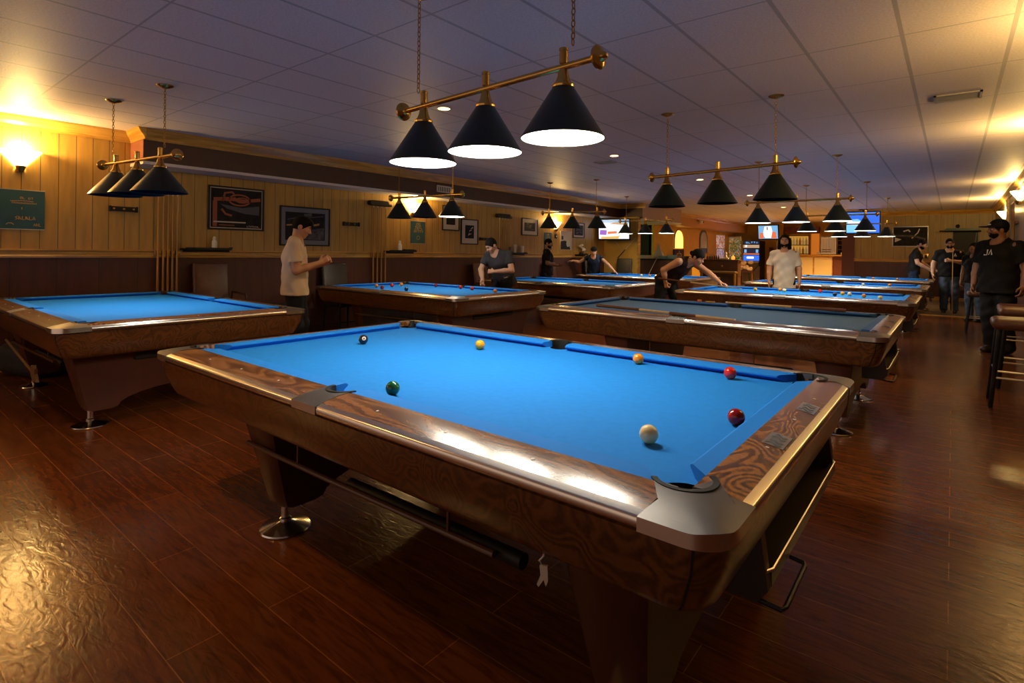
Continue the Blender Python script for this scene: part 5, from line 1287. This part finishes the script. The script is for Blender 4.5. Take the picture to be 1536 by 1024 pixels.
MT['navy_jeans'] = M('dark blue jeans', (0.014, 0.026, 0.06), 0.8, spec=0.15); MT['vest'] = M('dark brown vest', (0.022, 0.012, 0.008), 0.8, spec=0.15); MT['shoe'] = M('dark shoe', (0.012, 0.011, 0.010), 0.5); MT['lip'] = M('lip', (0.28, 0.09, 0.06), .5); MT['eye'] = M('dark eye', (0.01, 0.008, 0.006), .2)
MT['eye_white'] = M('eye white', (.6, .55, .5), .3); MT['logo'] = M('white print', (.7, .66, .6), .6)
STAND = dict(pel=(0, 0, .93), chest=(0, .01, 1.27), neck=(0, -.015, 1.47), head=(0, .03, 1.635), hd=(0, 1, -.05),
             shR=(.18, -.01, 1.42), elR=(.235, -.03, 1.14), wrR=(.235, .05, .90), hdR=(0, .25, -1), pnR=(-1, 0, 0),
             shL=(-.18, -.01, 1.42), elL=(-.235, -.03, 1.14), wrL=(-.235, .05, .90), hdL=(0, .25, -1), pnL=(1, 0, 0),
             hipR=(.085, 0, .92), knR=(.095, .02, .50), anR=(.10, -.03, .085), hipL=(-.085, 0, .92), knL=(-.095, .02, .50), anL=(-.10, -.03, .085))
def person(x, y, fwd, H, label, skin, shirt, trousers, hair='short', pose=None, bulk=1.0, res=.013, curl=.45, curlR=None, curlL=None, sleeve=.62, shirt_drop=.07, beard=False, bcut=.050, cap=None, glasses=False, logo=None, collar=0.0, eyes=True, fat=0.0):
    J = {k: V3(*v) for k, v in STAND.items()}
    for k, v in (pose or {}).items(): J[k] = V3(*v)
    sc = H/1.755
    B = bulk
    up = unit(J['neck']-J['pel']); r = unit(J['shR']-J['shL']); r = unit(r-up*(r@up)); fr = unit(np.cross(up, r))
    hf = unit(J['hd']); hu = unit(J['head']-J['neck'] + V3(0, 0, .06)); hr = unit(np.cross(hf, hu)); hu = unit(np.cross(hr, hf)); HM = np.stack([hr, hf, hu], 1)
    pts = np.array([J[k] for k in J if k not in ('hd', 'hdR', 'hdL', 'pnR', 'pnL')])
    lo, hi = pts.min(0)-.27, pts.max(0)+.27; lo[2] = -.01
    body = Sdf(lo, hi, res)
    pel, ch, nk, hc = J['pel'], J['chest'], J['neck'], J['head']; waist = pel*.55+ch*.45
    def torso(S, g, k=.05):
        S.cone(pel, waist, .150*B+g+fat*.5, (.138+fat)*B+g, k, None, fr, .72); S.cone(waist, ch, (.138+fat)*B+g, .165*B+g, k, None, fr, .70); S.cone(ch, ch*.25+nk*.75, .165*B+g, .10*B+g, k, None, fr, .68)
        for s in 'RL': S.cone(ch*.2+nk*.8, J['sh'+s], .056*B+g*.7, .046*B+g*.7, .04)
    torso(body, 0)
    body.cone(nk-up*.03, hc-hu*.05, .058*B, .052*B, .03)
    for s in 'RL':
        body.cone(J['sh'+s], J['el'+s], .056*B, .043*B, .03); body.cone(J['el'+s], J['el'+s]*.6+J['wr'+s]*.4, .043*B, .041*B, .02); body.cone(J['el'+s]*.6+J['wr'+s]*.4, J['wr'+s], .041*B, .027*B, .02)
        body.cone(J['hip'+s], J['kn'+s], .088*B, .060*B, .04); body.cone(J['kn'+s], J['kn'+s]*.65+J['an'+s]*.35, .058*B, .056*B, .03); body.cone(J['kn'+s]*.65+J['an'+s]*.35, J['an'+s], .056*B, .036*B, .03)
        body.cone(J['an'+s], J['an'+s]+V3(0, .12, -.05), .034, .028, .02)
    # head
    hs = Sdf(hc-.19, hc+.19, min(res*.5, .0065)); A = lambda a, b, c: hc+hr*a+hf*b+hu*c
    hs.ell(A(0, -.012, .022), (.076, .096, .100), HM, .01); hs.ell(A(0, .028, -.052), (.056, .062, .066), HM, .03); hs.ell(A(0, .055, -.095), (.026, .026, .02), HM, .025)
    hs.ell(A(0, .082, .028), (.050, .014, .012), HM, .015)
    for e in (-1, 1):
        hs.carve(A(e*.033, .098, .008), (.019, .016, .012), HM, .012); hs.ell(A(e*.078, -.012, -.008), (.010, .024, .032), HM, .008); hs.ell(A(e*.038, .062, -.025), (.024, .022, .02), HM, .02)
    hs.cone(A(0, .086, .014), A(0, .108, -.022), .009, .014, .014); hs.ell(A(0, .096, -.028), (.019, .012, .010), HM, .01); hs.ell(A(0, .083, -.058), (.024, .011, .011), HM, .012)
    hs.cone(A(0, -.02, -.06), nk, .052*B, .056*B, .02)
    parts = [body, hs]
    # hands
    for s, cv in (('R', curlR), ('L', curlL)):
        cv = curl if cv is None else cv
        d = unit(J['hd'+s]); n = J['pn'+s]; n = unit(n-d*(n@d)); t = np.cross(d, n)*(1 if s == 'R' else -1); w = J['wr'+s]
        hS = Sdf(w-.21, w+.21, .0062 if res < .012 else .0075); Q = lambda a, b, c: w+t*a+d*b+n*c
        hS.cone(Q(0, -.05, 0)*.0+w-(w-J['el'+s])*.12, Q(0, .01, 0), .030*B, .027, .01)
        for a in (-.024, -.008, .008, .024): hS.cone(Q(a*.7, .012, 0), Q(a, .085, 0), .015, .0125, .012)
        for a, L in ((.030, .072), (.010, .081), (-.010, .076), (-.029, .060)):
            p = Q(a, .088, 0); ang = 0
            for q, (l, ra) in enumerate(((.45, .0095), (.31, .0088), (.24, .0078))):
                ang += cv*(.75, 1.0, .7)[q]; e = p+(d*math.cos(ang)+n*math.sin(ang))*L*l; hS.cone(p, e, ra, ra*.92, .004); p = e
        b0, b1 = Q(.026, .022, .006), Q(.052, .055, .014+.02*cv); b2 = Q(.050-.016*cv, .085, .022+.03*cv); hS.cone(b0, b1, .015, .011, .01); hS.cone(b1, b2, .0105, .0085, .005)
        parts.append(hS)
    ob = sdf_obj('person', parts, skin); ob['label'] = label; ob['category'] = 'person'
    a = math.atan2(fwd[1], fwd[0])-PI/2; ob.location = (x, y, 0); ob.rotation_euler = (0, 0, a); ob.scale = (sc, sc, sc)
    # clothes
    S = Sdf(lo, hi, res); torso(S, .016); hemz = -(shirt_drop)
    S.cone(pel-up*shirt_drop*1.3, waist, (.180*B+.014)+fat*.6, (.150+fat)*B+.008, .04, None, fr, .74)
    if sleeve > 0:
        for s in 'RL':
            q = J['sh'+s]*(1-sleeve)+J['el'+s]*sleeve; dd = unit(J['el'+s]-J['sh'+s]); S.cone(J['sh'+s], q+dd*.05, .054*B+.006, .062*B+.012, .025, (lambda P, q=q, dd=dd: (P-q)@dd))
    def shirtcut(P):
        fold = .005*np.sin(P[..., 2]*38+P[..., 0]*21+3*np.sin(P[..., 1]*17))+.004*np.sin(P[..., 0]*45-P[..., 2]*20)
        return (-(P-(pel+up*hemz))@up)
    X = S.P(); S.f = S.f+(.0045*np.sin(X[..., 2]*34+X[..., 0]*25+2*np.sin(X[..., 1]*19))+.003*np.sin(X[..., 0]*48-X[..., 2]*23)).astype(np.float32); S.clip(shirtcut)
    ring = nk+fr*.028+up*.012; S.clip(lambda P: -(np.sqrt((((P-ring)-((P-ring)@up)[..., None]*up*.45)**2).sum(-1))-(.078*B+collar)))
    if sleeve == 0:
        for s in 'RL':
            g = J['sh'+s]+r*(.035 if s == 'R' else -.035); S.clip(lambda P, g=g: -(np.sqrt(((P-g)**2).sum(-1))-.085*B))
    sh = sdf_obj('shirt', [S], shirt, ob)
    T = Sdf(lo, hi, res); T.cone(pel, pel+up*.06, .158*B+.006, .150*B, .04, None, fr, .74)
    for s in 'RL':
        T.cone(J['hip'+s], J['kn'+s], .098*B+.006, .070*B+.008, .02); T.cone(J['kn'+s], J['an'+s], .070*B+.008, .056*B+.008, .03)
    X = T.P(); T.f = T.f+(.004*np.sin(X[..., 2]*42+X[..., 0]*31)).astype(np.float32); T.clip(lambda P: np.maximum(.045-P[..., 2], (P-(pel+up*.075))@up)); sdf_obj('trousers', [T], trousers, ob)
    for s in 'RL':
        an = J['an'+s]; F = Sdf(an-V3(.1, .14, .1), an+V3(.1, .26, .09), .009)
        F.cone(an+V3(0, -.03, -.035), an+V3(0, .14, -.05), .044, .042, .03); F.cone(an+V3(0, -.01, -.01), an+V3(0, .05, -.03), .044, .04, .03); F.clip(lambda P: .002-P[..., 2]); sdf_obj('shoe', [F], 'shoe', ob)
    hh_ = min(res*.6, .008)
    if hair:
        Hh = Sdf(hc-.24, hc+.22, hh_); Hh.ell(A(0, -.016, .027), (.0815, .101, .1025), HM, .01)
        nrm = hf*.78-hu*.62; c0 = .028 if hair != 'long' else .018
        Hh.clip(lambda P: (P-hc)@nrm-c0)
        if hair == 'fringe': Hh.ell(A(0, .045, .082), (.072, .056, .034), HM, .03)
        if hair == 'long':
            for e in (-1, 1): Hh.cone(A(e*.075, -.005, .03), A(e*.085, -.01, -.13), .034, .036, .02)
            Hh.cone(A(0, -.06, .0), A(0, -.06, -.13), .07, .07, .02)
        if hair == 'bun': Hh.ell(A(0, -.12, .02), (.04, .04, .04), HM, .015)
        sdf_obj('hair', [Hh], 'hair', ob)
    if cap:
        C = Sdf(hc-.26, hc+.26, hh_); C.ell(A(0, -.012, .045), (.090, .108, .098), HM, .01, None); C.clip(lambda P: .035-(P-hc)@hu); 
        if cap == 'brim': C.ell(A(0, .125, .042), (.075, .085, .010), HM, .02)
        cp = sdf_obj('cap', [C], 'black_tee', ob)
        if cap == 'brim': MB().sphere(tuple(A(-.035, .105, .075)), (.018, .018, .012), 8, 6).build('cap_badge', 'logo', cp)
    if beard:
        Bd = Sdf(hc-.2, hc+.2, hh_); Bd.ell(A(0, .026, -.060), (.063, .071, .066), HM, .01); Bd.clip(lambda P: np.maximum((P-hc)@hu+bcut-np.abs((P-hc)@hr)*.5, -((P-hc)@hf+.02))); Bd.carve(A(0, .10, -.06), (.022, .03, .009), HM, .006); sdf_obj('beard', [Bd], 'beard', ob)
    if eyes:
        for e in (-1, 1):
            ey = MB().sphere(tuple(A(e*.033, .0755, .008)), .0115, 10, 7).build('eye', 'eye_white', ob); MB().sphere(tuple(A(e*.033, .0825, .008)), .0062, 8, 6).build('iris', 'eye', ey)
            MB().tube([tuple(A(e*.016, .094, .030)), tuple(A(e*.034, .093, .036)), tuple(A(e*.052, .082, .031))], [.004, .005, .003], 6).build('eyebrow', 'hair', ob)
        MB().tube([tuple(A(-.022, .090, -.058)), tuple(A(0, .096, -.057)), tuple(A(.022, .090, -.058))], [.003, .0045, .003], 6).build('mouth', 'lip', ob)
    if glasses:
        m = MB()
        for e in (-1, 1): m.tube([tuple(A(e*.034+.022*math.cos(q), .108, .008+.017*math.sin(q))) for q in [k*PI/6 for k in range(12)]], .003, 5, closed=True); m.tube([tuple(A(e*.056, .106, .012)), tuple(A(e*.082, -.005, .012))], .003, 5)
        m.tube([tuple(A(-.012, .112, .012)), tuple(A(.012, .112, .012))], .003, 5); m.build('glasses', 'black', ob)
    if logo:
        lx, lz, w, n = logo; o0 = ch+r*lx+up*lz
        m = MB(); g = MB(); glyphs(g, -w/2, w/2, -.035, .07, .016, 0, n, 3)
        def surf(px, pz):
            q = o0+r*px+up*pz
            for t in np.arange(.30, .0, -.004):
                P = q+fr*t; ii = np.round((P-S.lo)/S.h).astype(int)
                if np.all(ii >= 0) and np.all(ii < S.n) and S.f[tuple(ii)] < 0: return q+fr*(t+.012)
            return q+fr*.15
        g.v = [tuple(surf(p[0], p[2])) for p in g.v]; g.build('logo', 'logo', sh, 0)
    return ob

# 1 cream shirt, chalking up at the end of the left table
person(-5.79, 3.28, (.56, .83), 1.745, 'man in a cream t-shirt standing in profile, looking at his raised hands', 'skin_a', 'cream_tee', 'black_jeans', 'fringe', dict(
    pel=(0, 0, .93), chest=(0, -.01, 1.27), neck=(0, .01, 1.45), head=(0, .065, 1.60), hd=(0, .92, -.40), shR=(.18, -.01, 1.40), elR=(.225, .03, 1.11), wrR=(.13, .27, 1.20), hdR=(-.25, .75, .45), pnR=(-.8, -.2, .2),
    shL=(-.18, -.01, 1.40), elL=(-.225, .05, 1.12), wrL=(-.06, .29, 1.18), hdL=(.2, .75, .40), pnL=(.8, -.1, .2), anR=(.09, -.06, .085), anL=(-.10, .06, .085), knL=(-.1, .07, .5)), 1.02, .0105, .9, sleeve=.68, shirt_drop=.10, fat=.015)
# 2 grey shirt bending behind the second left table
person(-5.78, 6.92, (.17, -.98), 1.73, 'man in a charcoal t-shirt bowing his head behind the second left table', 'skin_c', 'grey_tee', 'black_jeans', 'short', dict(
    pel=(0, -.06, .92), chest=(0, .10, 1.20), neck=(.03, .18, 1.35), head=(.06, .27, 1.46), hd=(.30, .75, -.62), shR=(.19, .15, 1.31), elR=(.27, .24, 1.06), wrR=(.16, .36, .90), hdR=(-.1, .3, -1), pnR=(-.6, .4, .0),
    shL=(-.18, .10, 1.33), elL=(-.28, .18, 1.06), wrL=(-.05, .36, 1.04), hdL=(1, .15, .05), pnL=(0, -.9, -.2)), 1.05, .011, 1.3, sleeve=.65, shirt_drop=.12, fat=.015)
# 3 dark man
person(-7.33, 10.40, (.62, .55), 1.655, 'man in black standing with bent arm beyond the third left table', 'skin_b', 'black_tee', 'navy_jeans', 'short', dict(
    elR=(.23, -.02, 1.16), wrR=(.16, .24, 1.10), hdR=(-.2, 1, .0), pnR=(-.5, 0, .8), elL=(-.23, .0, 1.15), wrL=(-.14, .24, 1.10), hdL=(.2, 1, 0), pnL=(.5, 0, .8), hd=(.45, .9, -.25)), 1.1, .014, .5, sleeve=.8, beard=True)
# 4 cap man reaching over the last left table
person(-7.62, 13.0, (.58, -.81), 1.70, 'man in navy shirt and black cap reaching down to the farthest left table', 'skin_a', 'navy_tee', 'black_jeans', None, dict(
    pel=(0, -.02, .88), chest=(.0, .10, 1.15), neck=(.02, .16, 1.30), head=(.02, .22, 1.42), hd=(.1, .95, -.30), shR=(.18, .10, 1.26), elR=(.40, .02, 1.12), wrR=(.58, .10, 1.16), hdR=(1, .1, 0), pnR=(0, 0, -1),
    shL=(-.17, .13, 1.26), elL=(-.36, .30, 1.08), wrL=(-.52, .44, .90), hdL=(-.5, .5, -.35), pnL=(.3, .3, -1)), 1.0, .014, .4, sleeve=.3, cap='plain')
# 5 player bending over the third right table
person(-3.78, 8.98, (.90, -.10), 1.78, 'man in a dark vest and black cap bending low to shoot a ball', 'skin_a', 'vest', 'black_jeans', 'bun', dict(
    pel=(0, -.05, .88), chest=(0, .20, 1.11), neck=(0, .37, 1.22), head=(0, .51, 1.27), hd=(0, .86, -.45), shR=(.19, .27, 1.20), elR=(.27, .05, 1.06), wrR=(.22, .06, .86), hdR=(-.1, .2, -1), pnR=(-1, .1, 0),
    shL=(-.17, .36, 1.18), elL=(-.17, .62, 1.02), wrL=(-.10, .84, .875), hdL=(.05, 1, -.25), pnL=(.1, -.1, -1), hipR=(.09, -.08, .88), hipL=(-.09, -.03, .88), knR=(.12, -.12, .47), anR=(.13, -.25, .085), knL=(-.1, .10, .47), anL=(-.10, .04, .085)), 1.08, .0115, .6, curlR=1.4, sleeve=0, shirt_drop=.08, cap='plain')
# 6 long hair, white shirt
person(-2.40, 10.92, (.215, -.977), 1.72, 'long-haired man in an off-white t-shirt facing the viewer', 'skin_a', 'white_tee', 'black_jeans', 'long', dict(hd=(0.05, 1, -.02), elR=(.25, -.03, 1.13), wrR=(.255, .04, .88), elL=(-.25, -.03, 1.13), wrL=(-.255, .04, .88), shR=(.18, -.01, 1.395), shL=(-.18, -.01, 1.395)), 1.04, .0105, .4, sleeve=.8, shirt_drop=.17, beard=True, bcut=.068)
# 7 profile at far right table
person(-0.80, 17.78, (1, -.05), 1.86, 'man in a black t-shirt bending in profile at the farthest right table', 'skin_c', 'black_tee', 'navy_jeans', 'short', dict(
    chest=(0, .04, 1.26), neck=(0, .09, 1.44), head=(0, .16, 1.58), hd=(.1, .9, -.42), shR=(.18, .04, 1.38), elR=(.22, .10, 1.12), wrR=(.18, .32, .98), hdR=(0, .8, -.6), pnR=(-1, 0, 0), shL=(-.18, .06, 1.38), elL=(-.22, .14, 1.12), wrL=(-.16, .34, 1.0), hdL=(0, .8, -.6), pnL=(1, 0, 0)), 1.0, .014, .5, beard=True)
# 8 man in glasses with upright cue
person(-0.06, 16.95, (.02, -1), 1.80, 'man in glasses and black polo holding an upright cue', 'skin_c', 'black_tee', 'jeans', 'short', dict(
    elR=(.30, -.02, 1.15), wrR=(.31, .06, .92), elL=(-.31, .02, 1.18), wrL=(-.02, .25, 1.235), hdL=(.95, .2, .05), pnL=(.1, -.9, 0), shR=(.20, -.01, 1.42), shL=(-.20, -.01, 1.42)), 1.18, .013, .5, curlL=1.3, sleeve=.7, glasses=True, beard=True, logo=(-.10, .10, .05, 1), fat=.02)
cue((0.0, 16.60, 1.52), (0.0, 16.58, 0.03), 'upright pool cue held by the man in glasses', shaft='cue_wood', buttm='cue_amber')
# 9 big man in cap
person(0.51, 10.35, (-.55, -.83), 1.875, 'bearded man in a black cap and black t-shirt beside the bar stools', 'skin_b', 'black_tee', 'black_jeans', 'short', dict(
    hd=(.62, .80, -.04), elR=(.27, -.02, 1.13), wrR=(.27, .05, .90), elL=(-.30, -.03, 1.14), wrL=(-.30, .05, .90), shR=(.20, -.01, 1.42), shL=(-.20, -.01, 1.42)), 1.2, .0105, .55, sleeve=.75, cap='brim', beard=True, logo=(.03, .06, .12, 2), fat=.02, shirt_drop=.14)
# 10 half hidden person
person(0.36, 15.1, (-.5, -.86), 1.66, 'half-hidden person in black and pale jeans behind the man in the cap', 'skin_b', 'black_tee', 'jeans', 'short', None, 1.0, .015, .5)
# cue of the bending player
cue((-2.42, 8.42, .842), (-3.86, 8.72, .93), 'pool cue aimed over the table by the bending man in the vest')
# ------------------------------------------------------------------ world / view
w = bpy.data.worlds.new('world'); SC.world = w; w.use_nodes = True
bg = w.node_tree.nodes['Background']; bg.inputs['Color'].default_value = (0.85, 0.58, 0.44, 1); bg.inputs['Strength'].default_value = 0.5
SC.view_settings.view_transform = 'Standard'; SC.view_settings.look = 'None'
SC.view_settings.exposure = 0.3
SC.cycles.use_denoising = True
SC.cycles.max_bounces = 8; SC.cycles.diffuse_bounces = 5; SC.cycles.glossy_bounces = 4
SC.cycles.sample_clamp_indirect = 4.0
SC.cycles.caustics_reflective = False; SC.cycles.caustics_refractive = False
